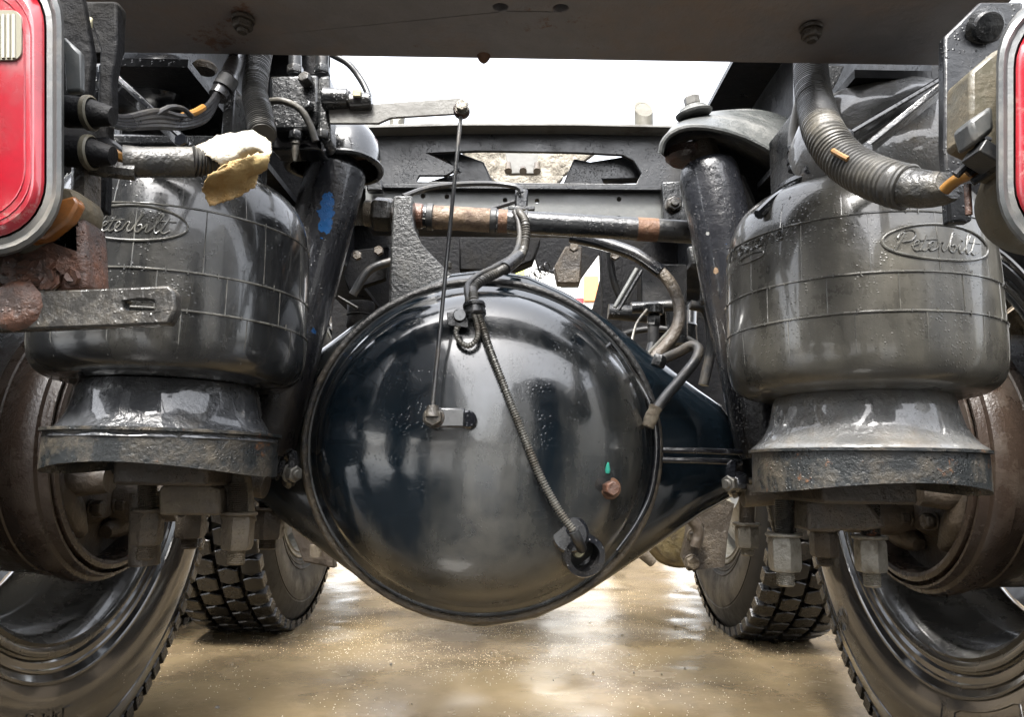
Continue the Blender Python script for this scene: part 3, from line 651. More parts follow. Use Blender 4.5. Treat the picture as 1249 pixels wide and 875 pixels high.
# top mounts: dished caps on the frame
def top_mount(s, label, cpx, Y, rx, full):
    t = thing('shock_top_mount', U(*cpx, Y), label, 'bracket', 'upper shock brackets')
    c = U(*cpx, Y); nu, nv = 48, 14; b = B(); vs = []
    ext = .16 if full else .05
    def fn(u, v, sh):
        th = 2*math.pi*u; k = math.sin(v*math.pi/2); x = math.cos(th); y = math.sin(th)
        X = x*k*(rx-sh)
        if X*s > 0: X += s*ext*max(0, x*s)*k
        drop = .062*(1-math.cos(v*math.pi/2)) if not full else .058*(1-math.cos(v*math.pi/2))
        z = -drop+(sh and -.004)
        z -= (.03 if full else .0)*(max(0, X*s)/.1)**1.3*.55
        return c+Vector((X, y*k*(.055-sh), z))
    b.grid(lambda u, v: fn(u, v, 0), nu, nv); b.grid(lambda u, v: fn(u, v, .005), nu, nv)
    k = nu*nv
    for i in range(nu-1): b.f.append((i*nv+nv-1, (i+1)*nv+nv-1, k+(i+1)*nv+nv-1, k+i*nv+nv-1))
    b.build('cap', 'gloss_black', t, weld=.0003, ang=45)
    e = B()
    e.tube([fn(i/47, 1, .001) for i in range(48)], .0045, 8, smooth=False); e.build('rolled_edge', 'cast_black', t)
    B().lathe(c+Vector((0, 0, -.03)), (0, 0, 1), [(.03, -.012), (.036, -.006), (.034, .004), (.02, .006)], 32).build('rubber_bush', 'rusty_block', t)
    if full:
        q = c+Vector((-.012, 0, -.004)); ax = (-.18, 0, 1)
        B().lathe(q, ax, [(.036, -.004), (.037, .001), (.034, .004), (.030, .006), (.029, .009), (.020, .012)], 40).build('washer', 'cast_black', t)
        nut(t, q+Vector((-.002, 0, .020)), ax, .0155, .018, 'lever_grey', stud=.006)
    return t
t = thing('shock_top_mount', U(850, 200, .98), 'big dusty grey shock mount sweeping right, stacked nut on top, right of the sky opening', 'bracket', 'upper shock brackets')
_top = [(808, 176), (815, 160), (828, 148), (850, 139), (885, 134), (920, 133), (955, 141), (1000, 162), (1040, 190)]
_mid = [(807, 181), (811, 166), (823, 154), (846, 146), (880, 146), (918, 152), (955, 168), (990, 192), (1020, 215)]
_lip = [(806, 187), (809, 174), (820, 162), (842, 155), (874, 158), (912, 170), (948, 190), (980, 215), (1000, 235)]
_in = [(811, 192), (816, 184), (828, 176), (846, 171), (872, 175), (906, 190), (940, 214), (965, 240), (980, 262)]
def curve3(px, Y):
    P_ = [U(x, y, Y[k]) for k, (x, y) in enumerate(px)]; q = [P_[0]*2-P_[1]]+P_+[P_[-1]*2-P_[-2]]; o = []
    for i in range(1, len(q)-2):
        a, b, c, d = q[i-1:i+3]
        for j in range(6):
            h = j/6; o.append(.5*((2*b)+(c-a)*h+(2*a-5*b+4*c-d)*h*h+(3*b-a-3*c+d)*h**3))
    return o+[P_[-1]]
_c = [curve3(_top, [.985, 1.0, 1.02, 1.03, 1.035, 1.035, 1.03, 1.02, 1.0]), curve3(_mid, [.955, .95, .945, .94, .94, .94, .945, .955, .96]), curve3(_lip, [.93, .925, .92, .915, .915, .92, .925, .93, .94]),
      curve3(_lip, [.935, .93, .925, .92, .92, .925, .93, .935, .945]), curve3(_in, [.99, 1.0, 1.01, 1.02, 1.02, 1.02, 1.02, 1.0, .99])]
n_ = len(_c[0]); b = B(); b.add([p for c in _c[:3] for p in c], [(k*n_+i, k*n_+i+1, (k+1)*n_+i+1, (k+1)*n_+i) for k in range(2) for i in range(n_-1)]); b.build('cap', 'mount_grey', t, ang=70)
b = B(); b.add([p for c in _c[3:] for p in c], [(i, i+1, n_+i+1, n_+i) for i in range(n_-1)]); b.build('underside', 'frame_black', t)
B().tube(_c[2], .0042, 8, smooth=False).build('rolled_edge', 'mount_grey', t)
b = B(); b.pix([[(812, 185), (846, 168), (880, 172), (920, 190), (985, 250), (965, 285), (925, 262), (905, 215), (880, 196), (830, 196)]], 1.03, .02); b.build('web', 'frame_black', t, bev=.003)
B().lathe(U(838, 188, .985), (0, 0, 1), [(.024, -.012), (.030, -.006), (.030, .004), (.02, .010), (0, .012)], 32).build('rubber_bush', 'rusty_block', t)
q = U(846, 137, .985); ax = (-.2, -.1, 1)
B().lathe(q, ax, [(.0, -.006), (.025, -.004), (.026, -.001), (.024, .001), (.020, .003), (.019, .006), (.0125, .009), (0, .009)], 40).build('washer', 'mount_grey', t)
nut(t, q+Vector((-.002, 0, .017)), ax, .0115, .014, 'lever_grey', stud=.004)
top_mount(-1, 'dished black shock mount below the levelling valve', (432, 150), .98, .04, False)

# ------------------------------------------------------------------ transverse rod and channel
t = thing('torque_rod', U(640, 275, 1.04), 'black transverse torque rod with bare rusty bands, behind the levelling rod', 'rod')
a, b_ = U(512, 264, 1.03), U(905, 287, 1.03)
B().cyl(a, b_, .0165, n=32).build('tube', 'cast_black', t)
def on_rod(x): return a+(b_-a)*((x-512)/(905-512))
B().cyl(on_rod(527), on_rod(606), .0172, n=32).build('rust_sleeve', 'rust_pipe', t)
for x0, x1, r in ((521, 529, .0195), (598, 606, .0185), (640, 643, .018)):
    B().cyl(on_rod(x0), on_rod(x1), r, ch=.001, n=32).build('collar', 'conduit_dark', t)
for x0, x1 in ((608, 619), (777, 802)): B().cyl(on_rod(x0), on_rod(x1), .0169, n=32).build('rust_patch', 'rust_bare', t)
B().cyl(on_rod(503), on_rod(517), .0185, ch=.002).build('bush', 'rusty_block', t)
nut(t, on_rod(518), a-b_, .017, .012, 'spring_steel', washer=False)
B().hexa(on_rod(467), a-b_, .0255, .028).build('nut', 'slotted_steel', t, bev=.001, ang=25)
B().cyl(on_rod(444), on_rod(455), .019, ch=.002).build('bolt_end', 'muddy_steel', t)
B().cyl(on_rod(455), on_rod(505), .011).build('bolt', 'brown_steel', t)

t = thing('cross_channel', U(640, 275, 1.3), 'pale grey drilled steel channel running across behind the torque rod', 'crossmember')
b = B(); holes = []
def circ(px, py, rp): return [(px+rp*math.cos(2*math.pi*i/14), py+rp*math.sin(2*math.pi*i/14)) for i in range(14)]
b.pix([[(446, 228), (808, 231), (808, 272), (446, 268)]]+[circ(x, y, 3) for x, y in ((516, 239), (545, 240), (616, 244), (655, 245), (755, 243), (755, 266))], 1.3, .006); b.build('web', 'grey_channel', t)
b = B(); b.pix([[(466, 224), (808, 227), (808, 232), (466, 229)]], 1.285, .07); b.build('flange', 'frame_black', t, bev=.001)
b = B(); b.pix([[(446, 269), (808, 273), (808, 277), (446, 273)]], 1.285, .07); b.build('flange', 'frame_black', t, bev=.001)
b = B(); b.pix([[(808, 222), (836, 220), (838, 280), (810, 278)]], 1.27, .02); b.build('end_plate', 'cast_black', t, bev=.002)
nut(t, U(822, 249, 1.262), (0, -1, 0), .014, .014, 'slotted_steel', stud=.008)
b = B(); b.pix([[(447, 214), (465, 216), (466, 232), (447, 232)]], 1.27, .02); b.build('end_plate', 'cast_black', t, bev=.002)
# dark lattice of spots under the channel flange
t = thing('air_fitting', U(636, 245, 1.2), 'small brass-less tee fitting on the grey channel with cable ends', 'fitting')
t['label'] = 'small dark tee fitting bolted on the pale grey channel'
B().box(U(636, 244, 1.22), (.022, .02, .034)).build('body', 'cast_black', t, bev=.003)
B().box(U(636, 256, 1.22), (.045, .02, .008)).build('bracket', 'cast_black', t, bev=.002)
B().box(U(634, 262, 1.215), (.034, .02, .007)).build('bracket', 'cream_plastic', t, bev=.002)
nut(t, U(635, 236, 1.22), (0, 0, 1), .010, .012, 'conduit_dark', washer=False)
B().tube([U(492, 240, 1.12), U(520, 230, 1.15), U(556, 225, 1.18), U(600, 224, 1.2), U(630, 228, 1.2), U(636, 235, 1.2)], .0045, 8).build('cable', 'wire_black', t)
B().tube([U(628, 246, 1.21), U(600, 255, 1.22), U(565, 264, 1.24)], .004, 8).build('cable', 'wire_black', t)

# ------------------------------------------------------------------ frame
for s, lab in ((-1, 'left black chassis frame rail above the left air spring'), (1, 'right black chassis frame rail sloping down from the beam above the right air spring')):
    t = thing('frame_rail', (s*.42, .6, .878), lab, 'frame rail', 'chassis rails')
    B().box((s*.432, 3.32, 1.01), (.009, 5.2, .264)).build('web', 'frame_black', t)
    B().box((s*.387, 3.32, .8825), (.080, 5.2, .009)).build('lower_flange', 'frame_black', t)
    B().box((s*.387, 3.32, 1.1375), (.080, 5.2, .009)).build('upper_flange', 'frame_black', t)
    # air spring upper hanger under the rail
    q = thing('spring_hanger', (s*.372, .8, .79), 'black hanger plate between %s air spring and frame rail' % ('left' if s < 0 else 'right'), 'bracket', 'upper spring hangers')
    B().box((s*.372, .80, .798), (.13, .16, .012)).build('plate', 'cast_black', q, bev=.003)
    B().box((s*.372, .87, .842), (.12, .012, .076)).build('web', 'cast_black', q, bev=.002)
    B().box((s*.318, .82, .842), (.012, .12, .076)).build('gusset', 'cast_black', q, bev=.002)
# near end crossmember overhead
t = thing('end_crossmember', (0, .65, .878), 'broad dusty grey end crossmember overhead along the top edge', 'crossmember')
b = B(); Zb = .884
slots = []
for px in (610, 684):
    q = U(px, 17, .62); slots.append([Vector((q.x+.007*math.cos(2*math.pi*i/14), .62+.006*math.sin(2*math.pi*i/14), Zb)) for i in range(14)])
b.prism([[Vector((-.43, .575, Zb)), Vector((.43, .575, Zb)), Vector((.43, .705, Zb)), Vector((-.43, .705, Zb))]]+slots, (0, 0, .009)); b.build('flange', 'beam_steel', t, bev=.0025)
B().box((0, .70, .952), (.86, .009, .13)).build('web', 'beam_steel', t)
B().box((0, .5795, .952), (.86, .009, .13)).build('web', 'beam_steel', t)  # this unseen web and the top flange are added to keep holes dark
B().box((0, .64, 1.02), (.86, .13, .009)).build('upper_flange', 'beam_steel', t)
for px, py in ((297, 20), (989, 26)):
    q = U(px, py, .64); q.z = Zb; nut(t, q+Vector((0, 0, -.009)), (0, 0, -1), .0095, .008, 'brown_steel', name='bolt', stud=.004)
q = U(590, 70, .70); q.z = Zb
B().lathe(q+Vector((0, 0, .0)), (0, 0, -1), [(.007, 0), (.006, .003), (.004, .006), (.0015, .008)], 10).build('rust_drip', 'rust_bare', t)
q = U(180, 45, .67)

# far arched crossmember
t = thing('arched_crossmember', U(640, 225, 1.5), 'black arched crossmember below the white sky with a long window cut in it', 'crossmember')
b = B(); b.pix([[(440, 156), (560, 153), (700, 153), (845, 157), (845, 232), (440, 230)], [(522, 187), (590, 184), (700, 186), (758, 189), (772, 196), (782, 212), (776, 224), (508, 221), (512, 214), (545, 214), (560, 205)]], 1.5, .01)
b.build('web', 'frame_black', t, bev=.002)
b = B(); b.pix([[(440, 152), (560, 149.5), (700, 149.5), (845, 153), (845, 156), (700, 153), (560, 153), (440, 156)]], 1.46, .08); b.build('flange', 'lever_grey', t, bev=.001)
b = B(); b.pix([[(522, 187), (560, 186), (590, 197), (602, 224), (512, 224), (560, 210), (545, 196)]], 1.53, .03); b.build('gusset', 'frame_black', t, bev=.003)
b = B(); b.pix([[(700, 193), (720, 197), (770, 189), (785, 210), (780, 218), (735, 219), (738, 226), (686, 226)]], 1.53, .03); b.build('gusset', 'frame_black', t, bev=.003)
# mud-caked coupling plate seen through the window
t = thing('coupling_plate', U(650, 222, 2.0), 'mud-crusted pale coupling plate seen through the crossmember window', 'plate')
b = B(); b.pix([[(560, 180), (616, 180), (620, 216), (600, 222), (575, 200)]], 1.9, .02); b.build('side_plate', 'caked_mud', t, bev=.003)
b = B(); b.pix([[(657, 180), (735, 180), (690, 212), (676, 222), (655, 216)]], 1.9, .02); b.build('side_plate', 'caked_mud', t, bev=.003)
b = B(); b.pix([[(614, 180), (660, 180), (656, 212), (620, 212)]], 2.0, .02); b.build('centre_plate', 'lever_grey', t, bev=.003)
b = B(); b.pix([[(598, 214), (688, 214), (680, 224), (604, 224)]], 1.86, .03); b.build('lower_lip', 'caked_mud', t, bev=.003)
for x in (620, 638, 655): B().cyl(U(x, 209, 1.88), U(x, 200 if x != 638 else 205, 1.90), .010, .008).build('stud', 'hub_mud', t)

# dark suspension parts farther forward
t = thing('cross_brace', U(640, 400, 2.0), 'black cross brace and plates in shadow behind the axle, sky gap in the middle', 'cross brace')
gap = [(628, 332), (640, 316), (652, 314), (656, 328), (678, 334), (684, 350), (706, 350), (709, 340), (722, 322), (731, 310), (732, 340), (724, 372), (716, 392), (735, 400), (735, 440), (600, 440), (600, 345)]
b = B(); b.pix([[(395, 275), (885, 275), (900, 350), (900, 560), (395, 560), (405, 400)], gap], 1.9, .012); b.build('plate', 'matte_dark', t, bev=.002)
for (pts, Y, d, m) in (([(430, 305), (475, 300), (470, 340), (425, 355), (418, 335)], 1.35, .02, 'matte_dark'), ([(782, 322), (838, 322), (838, 372), (815, 374), (782, 372)], 1.35, .05, 'frame_black'),
                       ([(690, 300), (710, 300), (708, 345), (680, 345), (676, 325)], 1.6, .04, 'brown_steel'), ([(735, 300), (760, 300), (758, 410), (735, 410)], 1.5, .03, 'matte_dark'),
                       ([(840, 300), (905, 300), (905, 345), (870, 340), (845, 322)], 1.2, .02, 'rough_cast'), ([(560, 290), (660, 290), (650, 318), (620, 330), (560, 328)], 1.5, .05, 'matte_dark')):
    b = B(); b.pix([pts], Y, d); b.build('bracket', m, t, bev=.003)
for (x0, y0, x1, y1, r, Y, m) in ((750, 375, 777, 328, .004, 1.25, 'grey_channel'), (755, 378, 783, 330, .003, 1.27, 'frame_black'), (742, 380, 800, 386, .014, 1.3, 'frame_black'), (770, 376, 832, 372, .01, 1.25, 'cast_black'), (412, 362, 436, 376, .0022, 1.1, 'spring_steel'), (829, 466, 880, 496, .0018, 1.15, 'spring_steel')):
    B().cyl(U(x0, y0, Y), U(x1, y1, Y), r, n=16).build('rod', m, t)
for (pts, r, Y, m) in (([(742, 300), (748, 340), (760, 372)], .007, 1.4, 'conduit_dark'), ([(842, 372), (862, 380), (868, 420), (858, 470)], .009, 1.25, 'hose_black'), ([(740, 420), (770, 405), (812, 402), (850, 420)], .006, 1.3, 'conduit_dark'),
                       ([(430, 360), (450, 330), (480, 318)], .008, 1.3, 'hose_black'), ([(885, 330), (868, 370), (872, 400)], .006, 1.15, 'conduit')):
    B().tube([U(x, y, Y) for x, y in pts], r, 10).build('pipe', m, t)
for (x, y, r, h, Y, m) in ((832, 398, .03, .09, 1.45, 'bag_rubber'), (868, 352, .02, .05, 1.2, 'cast_black'), (440, 385, .026, .05, 1.35, 'matte_dark')):
    B().lathe(U(x, y, Y), (0, 0, 1), [(0, -h/2), (r*.9, -h/2), (r, -h*.4), (r*.93, -h*.05), (r, 0), (r*.93, h*.05), (r, h*.4), (r*.9, h/2), (0, h/2)], 28).build('boss', m, t)
for x, y in ((700, 302), (750, 312), (852, 312), (890, 312), (436, 312), (462, 306)): B().hexa(U(x, y, 1.19), (0, -1, 0), .008, .01).build('bolt', 'brown_steel', t)
# brake valve fitting column on the right
t = thing('valve_fitting', U(797, 440, 1.15), 'dark stacked air fitting standing behind the axle, ringed by curved hose', 'fitting')
B().cyl(U(797, 372, 1.15), U(797, 384, 1.15), .016, ch=.002).build('cap', 'cast_black', t)
B().hexa(U(797, 392, 1.15), (0, 0, 1), .011, .02).build('nut', 'cast_black', t, bev=.001)
B().cyl(U(797, 398, 1.15), U(796, 425, 1.15), .009, .008, ch=.001).build('ferrule', 'conduit_dark', t)
B().tube([U(796, 420, 1.15), U(790, 440, 1.13), U(775, 465, 1.1)], .008, 12).build('hose', 'hose_black', t)
B().cyl(U(825, 380, 1.3), U(826, 420, 1.3), .02, .018).build('boot', 'cast_black', t)
# coiled line in the gap
t = B(); pts = []
c0, c1 = U(636, 348, 1.75), U(672, 324, 1.75)
for i in range(90):
    u = i/89; th = u*6*2*math.pi; q = c0.lerp(c1, u); pts.append(q+Vector((.010*math.cos(th), .012*math.cos(th), .013*math.sin(th))))
tag(t.tube(pts, .0016, 6, smooth=False).build('coiled_line', 'wire_black'), 'thin coiled black air line hanging in the bright gap', 'coiled line')

# ------------------------------------------------------------------ hoses & cables
t = thing('curved_hose', U(760, 330, 1.1), 'thick black hose curving down with a worn muddy stretch behind the axle', 'hose')
B().tube([U(695, 288, 1.12), U(735, 297, 1.12), U(775, 311, 1.11), U(806, 332, 1.1)], .0105, 16).build('sleeve', 'gloss_black', t)
B().tube([U(777, 313, 1.11), U(808, 334, 1.1), U(824, 358, 1.09), U(829, 385, 1.08), U(820, 412, 1.07), U(800, 434, 1.06), U(785, 448, 1.05)], .0092, 14).build('hose', 'brown_steel', t)
t = thing('breather_hose', U(795, 515, .9), 'bent black hose ending in a frayed tan sleeve on the cover edge', 'hose')
B().tube([U(802, 442, .95), U(812, 437, .95), U(828, 430, .94), U(843, 422, .93), U(852, 426, .92), U(848, 440, .91), U(830, 463, .9), U(812, 484, .89), U(800, 500, .885)], .0066, 16, step=.003).build('hose', 'hose_black', t)
B().tube([U(800, 497, .885), U(795, 508, .884), U(790, 521, .884)], .0078, 16, step=.002, corr=.05, pitch=.002).build('sleeve', 'rope_sleeve', t)
B().hexa(U(804, 441, .95), (.3, 0, .8), .010, .016).build('nut', 'cast_black', t, bev=.001)
t = thing('thin_cable', U(770, 430, 1.1), 'pair of thin pale cables looping down beside the curved hose', 'cable')
B().tube([U(789, 378, 1.12), U(776, 396, 1.1), U(770, 420, 1.08), U(768, 430, 1.07)], .0022, 8).build('cable', 'spring_steel', t)
B().tube([U(824, 372, 1.12), U(822, 395, 1.1), U(806, 415, 1.08), U(790, 432, 1.05)], .0025, 8).build('cable', 'spring_steel', t)
# sensor cable
t = thing('sensor_cable', on_cover(705, 670), 'spiral-wrapped sensor cable running from the torque rod down to the cup on the cover', 'cable')
up_ = [U(632, 258, 1.01), U(640, 270, .99), U(641, 292, .985), U(634, 314, .95), U(612, 330, .905), U(590, 341, .885), U(577, 352, .872), on_cover(578, 366, .018), on_cover(579, 378, .015)]
B().tube([U(628, 258, 1.01), U(633, 272, 1.0), U(634, 292, .985), U(627, 311, .95), U(606, 325, .905), U(584, 336, .885), U(571, 348, .872), on_cover(572, 366, .017), on_cover(574, 380, .014)], .0042, 10, step=.003, corr=.06, pitch=.005).build('sheath', 'conduit_dark', t)
B().tube(up_, .0058, 12, step=.0012, corr=.09, pitch=.0036).build('sheath', 'conduit', t)
B().cyl(U(633, 313, .948), U(615, 328, .91), .0085).build('tape_wrap', 'wire_black', t)
B().lathe(on_cover(579, 374, .016), Vector((.1, -.2, -1)), [(.012, 0), (.013, .002), (.013, .005), (.011, .006), (.011, .009), (.013, .010), (.013, .014), (.011, .016)], 24).build('clamp', 'cast_black', t)
down = [on_cover(581, 380, .014), on_cover(587, 395, .011), on_cover(598, 428, .008), on_cover(616, 475, .007), on_cover(637, 528, .007), on_cover(657, 578, .009), on_cover(678, 618, .014), on_cover(697, 646, .024)]
B().tube(down, .0050, 12, step=.0007, corr=.2, pitch=.0028, rfn=lambda u: .76).build('sheath', 'spring_steel', t)
B().tube([down[-1], on_cover(702, 656, .024), on_cover(708, 668, .014)], .0058, 12, step=.003).build('boot', 'hose_black', t)
t = thing('cable_loop', on_cover(565, 420), 'small looped cable with steel clip on the cover below the clamp', 'cable')
B().tube([on_cover(578, 384, .014), on_cover(583, 402, .013), on_cover(582, 416, .012), on_cover(572, 424, .010), on_cover(561, 418, .010), on_cover(557, 408, .012), on_cover(560, 401, .016)], .0030, 10, step=.001, corr=.12, pitch=.003).build('loop', 'spring_steel', t)
b = B(); b.prism([[on_cover(x, y, .012) for x, y in ((546, 384), (556, 382), (558, 390), (572, 390), (572, 402), (547, 400))]], (0, .004, 0)); b.build('clip', 'cast_black', t, bev=.001)
B().cyl(on_cover(562, 388, .0), on_cover(562, 388, .018), .0075, ch=.001).build('clip_bolt', 'gloss_black', t)

# levelling rod and valve
t = thing('levelling_rod', on_cover(531, 505), 'long thin steel levelling rod hanging from the grey lever down to the cover', 'rod')
B().cyl(U(563, 132, .84), on_cover(531, 498, .028), .0023, n=12).build('rod', 'hose_black', t)
B().lathe(U(563, 134, .84), Vector((0, -1, 0)), [(.0085, -.008), (.010, -.005), (.010, .003), (.0085, .005)], 24).build('joint', 'rusty_block', t)
B().cyl(on_cover(531, 498, .028), on_cover(531, 511, .028), .006, .008).build('joint', 'slotted_steel', t)
nut(t, U(563.5, 129, .83), (0, -1, 0), .0075, .007, 'zinc')
B().cyl(U(546.5, 320, .826), U(546, 328, .825), .0045, ch=.001).build('sleeve', 'spring_steel', t)
t = thing('levelling_valve', U(365, 205, .86), 'dark block levelling valve with fittings, its flat grey lever reaching right', 'valve')
b = B(); b.pix([[(328, 92), (388, 90), (388, 150), (380, 158), (330, 158)]], .86, .05); b.build('body', 'cast_black', t, bev=.004)
b = B(); b.pix([[(388, 92), (402, 90), (404, 172), (396, 180), (386, 160)]], .86, .03); b.build('end_cap', 'cast_black', t, bev=.004)
b = B(); b.pix([[(326, 152), (385, 150), (392, 182), (330, 182)]], .88, .04); b.build('lower_block', 'gloss_black', t, bev=.004)
b = B(); b.prism([[U(x, y, .85) for x, y in ((400, 128), (460, 126), (560, 119), (572, 125), (572, 133), (560, 138), (478, 143), (462, 150), (402, 150))]], (0, .005, 0)); b.build('lever', 'lever_grey', t, bev=.001)
B().cyl(U(394, 121, .85), U(426, 121, .85), .014, .0125, ch=.002).build('fitting', 'cast_black', t)
B().hexa(U(422, 121, .85), (1, 0, 0), .012, .012).build('nut', 'cast_black', t, bev=.001)
B().cyl(U(426, 125, .85), U(454, 124, .85), .011, ch=.002).build('connector', 'cast_black', t)
B().box(U(436, 115, .84), (.010, .010, .010)).build('connector_clip', 'cream_plastic', t, bev=.001)
for x, y0, y1 in ((360, 68, 92), (393, 66, 92)):
    B().cyl(U(x, y0, .87), U(x, y1, .87), .008).build('hose', 'hose_black', t)
    B().hexa(U(x, y1-6, .87), (0, 0, 1), .0105, .012).build('nut', 'cast_black', t, bev=.001)
B().hexa(U(373, 97, .852), (-.3, -1, .2), .0085, .014).build('nut', 'slotted_steel', t, bev=.001)
B().hexa(U(375, 130, .852), (-.3, -1, .2), .0075, .012).build('nut', 'cast_black', t, bev=.001)
B().tube([U(326, 124, .84), U(345, 123, .83), U(366, 133, .83), U(378, 152, .835), U(385, 172, .84)], .0042, 10).build('hose', 'conduit', t)
for x, y in ((361, 166), (393, 165)):
    B().hexa(U(x, y, .86), (0, 0, 1), .0085, .012).build('nut', 'cast_black', t, bev=.001)
B().lathe(U(361, 172, .86), (0, 0, -1), [(.005, 0), (.0055, .004), (.004, .006), (.0045, .012), (.002, .026)], 12).build('nozzle', 'spring_steel', t)
t = B(); tag(t.tube([U(404, 66, .87), U(425, 78, .87), U(440, 97, .87), U(449, 115, .865), U(452, 128, .86)], .0042, 10).build('thin_air_hose', 'hose_black'), 'thin black air hose arching across the white sky into the valve', 'hose')
B_ = B().cyl(U(447, 120, .86), U(456, 130, .86), .008)

# upper left dark gear around the valve
t = thing('gear_bracket', U(300, 205, .95), 'shadowed black bracket between left air spring and valve', 'bracket')
b = B(); b.pix([[(145, 62), (400, 62), (400, 90), (330, 92), (330, 185), (395, 190), (385, 330), (330, 330), (300, 215), (145, 215)]], 1.12, .02); b.build('plate', 'matte_dark', t, bev=.003)
B().lathe(U(250, 82, .9), (0, 0, 1), [(.0, -.006), (.013, -.006), (.016, 0), (.013, .004), (0, .004)], 20).build('cap', 'brown_steel', t)
# domed stampings beside the rails
t = thing('domed_stamping', U(1080, 170, .75), 'pale dusty rounded stamping right of the big corrugated conduit', 'bracket')
c = U(1086, 142, .715)
B().lathe(c, (-.30, -.9, .50), [(.080, -.04), (.072, -.01), (.062, .0), (.05, .010), (.03, .016), (0, .019)], 56, fn=lambda th, r, h, j: (r*(1+.22*abs(math.sin(th))), h)).build('dome', 'smooth_flare', t)
b = B(); b.pix([[(975, 80), (1030, 80), (1022, 98), (1006, 125), (1000, 160), (1012, 200), (975, 215)]], .80, .02); b.build('flange', 'cast_black', t, bev=.006)
B().hexa(U(1008, 118, .795), (0, -1, 0), .007, .01).build('bolt', 'slotted_steel', t)
t = thing('left_stamping', U(200, 100, .93), 'wet black rounded barrel shape under the beam at upper left', 'bracket'); t.name = 'rounded_stamping'
a_, b_2 = U(128, 112, .80), U(232, 108, .80); dd = (b_2-a_).normalized()
B().lathe(a_, dd, [(0, -.01), (.036, 0), (.040, .01), (.041, (b_2-a_).length*.72), (.036, (b_2-a_).length*.9), (.026, (b_2-a_).length), (0, (b_2-a_).length+.006)], 48).build('barrel', 'gloss_black', t)
b = B(); b.pix([[(146, 85), (200, 85), (200, 180), (146, 180)]], .82, .03); b.build('web', 'frame_black', t, bev=.004)

# diagonal braces
def brace(label, pts, Y, w, m, g='diagonal braces'):
    t = thing('diagonal_brace', U(*pts[1], Y), label, 'brace', g)
    a, b_ = U(*pts[0], Y), U(*pts[1], Y+.02); B().box((a+b_)/2, ((b_-a).length, .03, w), (b_-a).to_track_quat('X', 'Z').to_matrix()).build('bar', m, t, bev=.0015)
    for q in (.04, .96): B().hexa(a.lerp(b_, q)-Vector((0, .018, 0)), (0, -1, 0), .006, .006).build('bolt', m, t)
    return t
brace('wet diagonal brace below the light wiring at upper left', ((138, 95), (236, 186)), .62, .006, 'gloss_black')
brace('upper diagonal brace behind the big corrugated conduit', ((1150, 100), (1018, 178)), .66, .0055, 'gloss_black')
brace('lower wet diagonal brace behind the big corrugated conduit', ((1150, 107), (1040, 196)), .62, .006, 'wet_flare')
# light brackets (vertical plates)
t = thing('light_bracket', U(120, 190, .5), 'thin black upright plate beside the left tail light', 'bracket', 'tail light brackets')
b = B(); b.pix([[(112, 2), (142, 2), (143, 55), (136, 95), (137, 132), (132, 134), (130, 190), (127, 258), (104, 258), (106, 190), (118, 130), (122, 60), (108, 20)]], .50, .010); b.build('plate', 'matte_dark', t, bev=.0015)
b = B(); b.pix([[(84, 0), (144, 0), (142, 55), (128, 66), (98, 66), (80, 40)]], .53, .015); b.build('web', 'matte_dark', t, bev=.003)
b = B(); b.pix([[(60, -20), (96, -20), (112, 66), (108, 118), (60, 125)]], .49, .008); b.build('flange', 'matte_dark', t, bev=.002)
b = B(); b.pix([[(76, 42), (98, 62), (99, 110), (80, 113)]], .462, .006); b.build('tab', 'bezel', t, bev=.002)
nut(t, U(107, 28, .5), (0, -.4, -1), .004, .008, 'cream_plastic', washer=False, name='bolt')
t = thing('light_bracket', U(1170, 270, .5), 'black upright plate with chamfered top beside the right tail light', 'bracket', 'tail light brackets')
b = B(); b.pix([[(1152, 44), (1195, 2), (1249, 2), (1249, 60), (1205, 72), (1184, 90), (1186, 270), (1158, 272), (1152, 180)]], .555, .010); b.build('plate', 'frame_black', t, bev=.002)
B().lathe(U(1200, 33, .552), (0, -.9, -.5), [(.015, 0), (.0155, .002), (.012, .004), (.011, .008), (0, .009)], 28).build('bolt', 'cast_black', t)
b = B(); b.pix([[(1044, 192), (1150, 118), (1152, 205), (1060, 212)]], .78, .03); b.build('gusset', 'brown_steel', t, bev=.002)

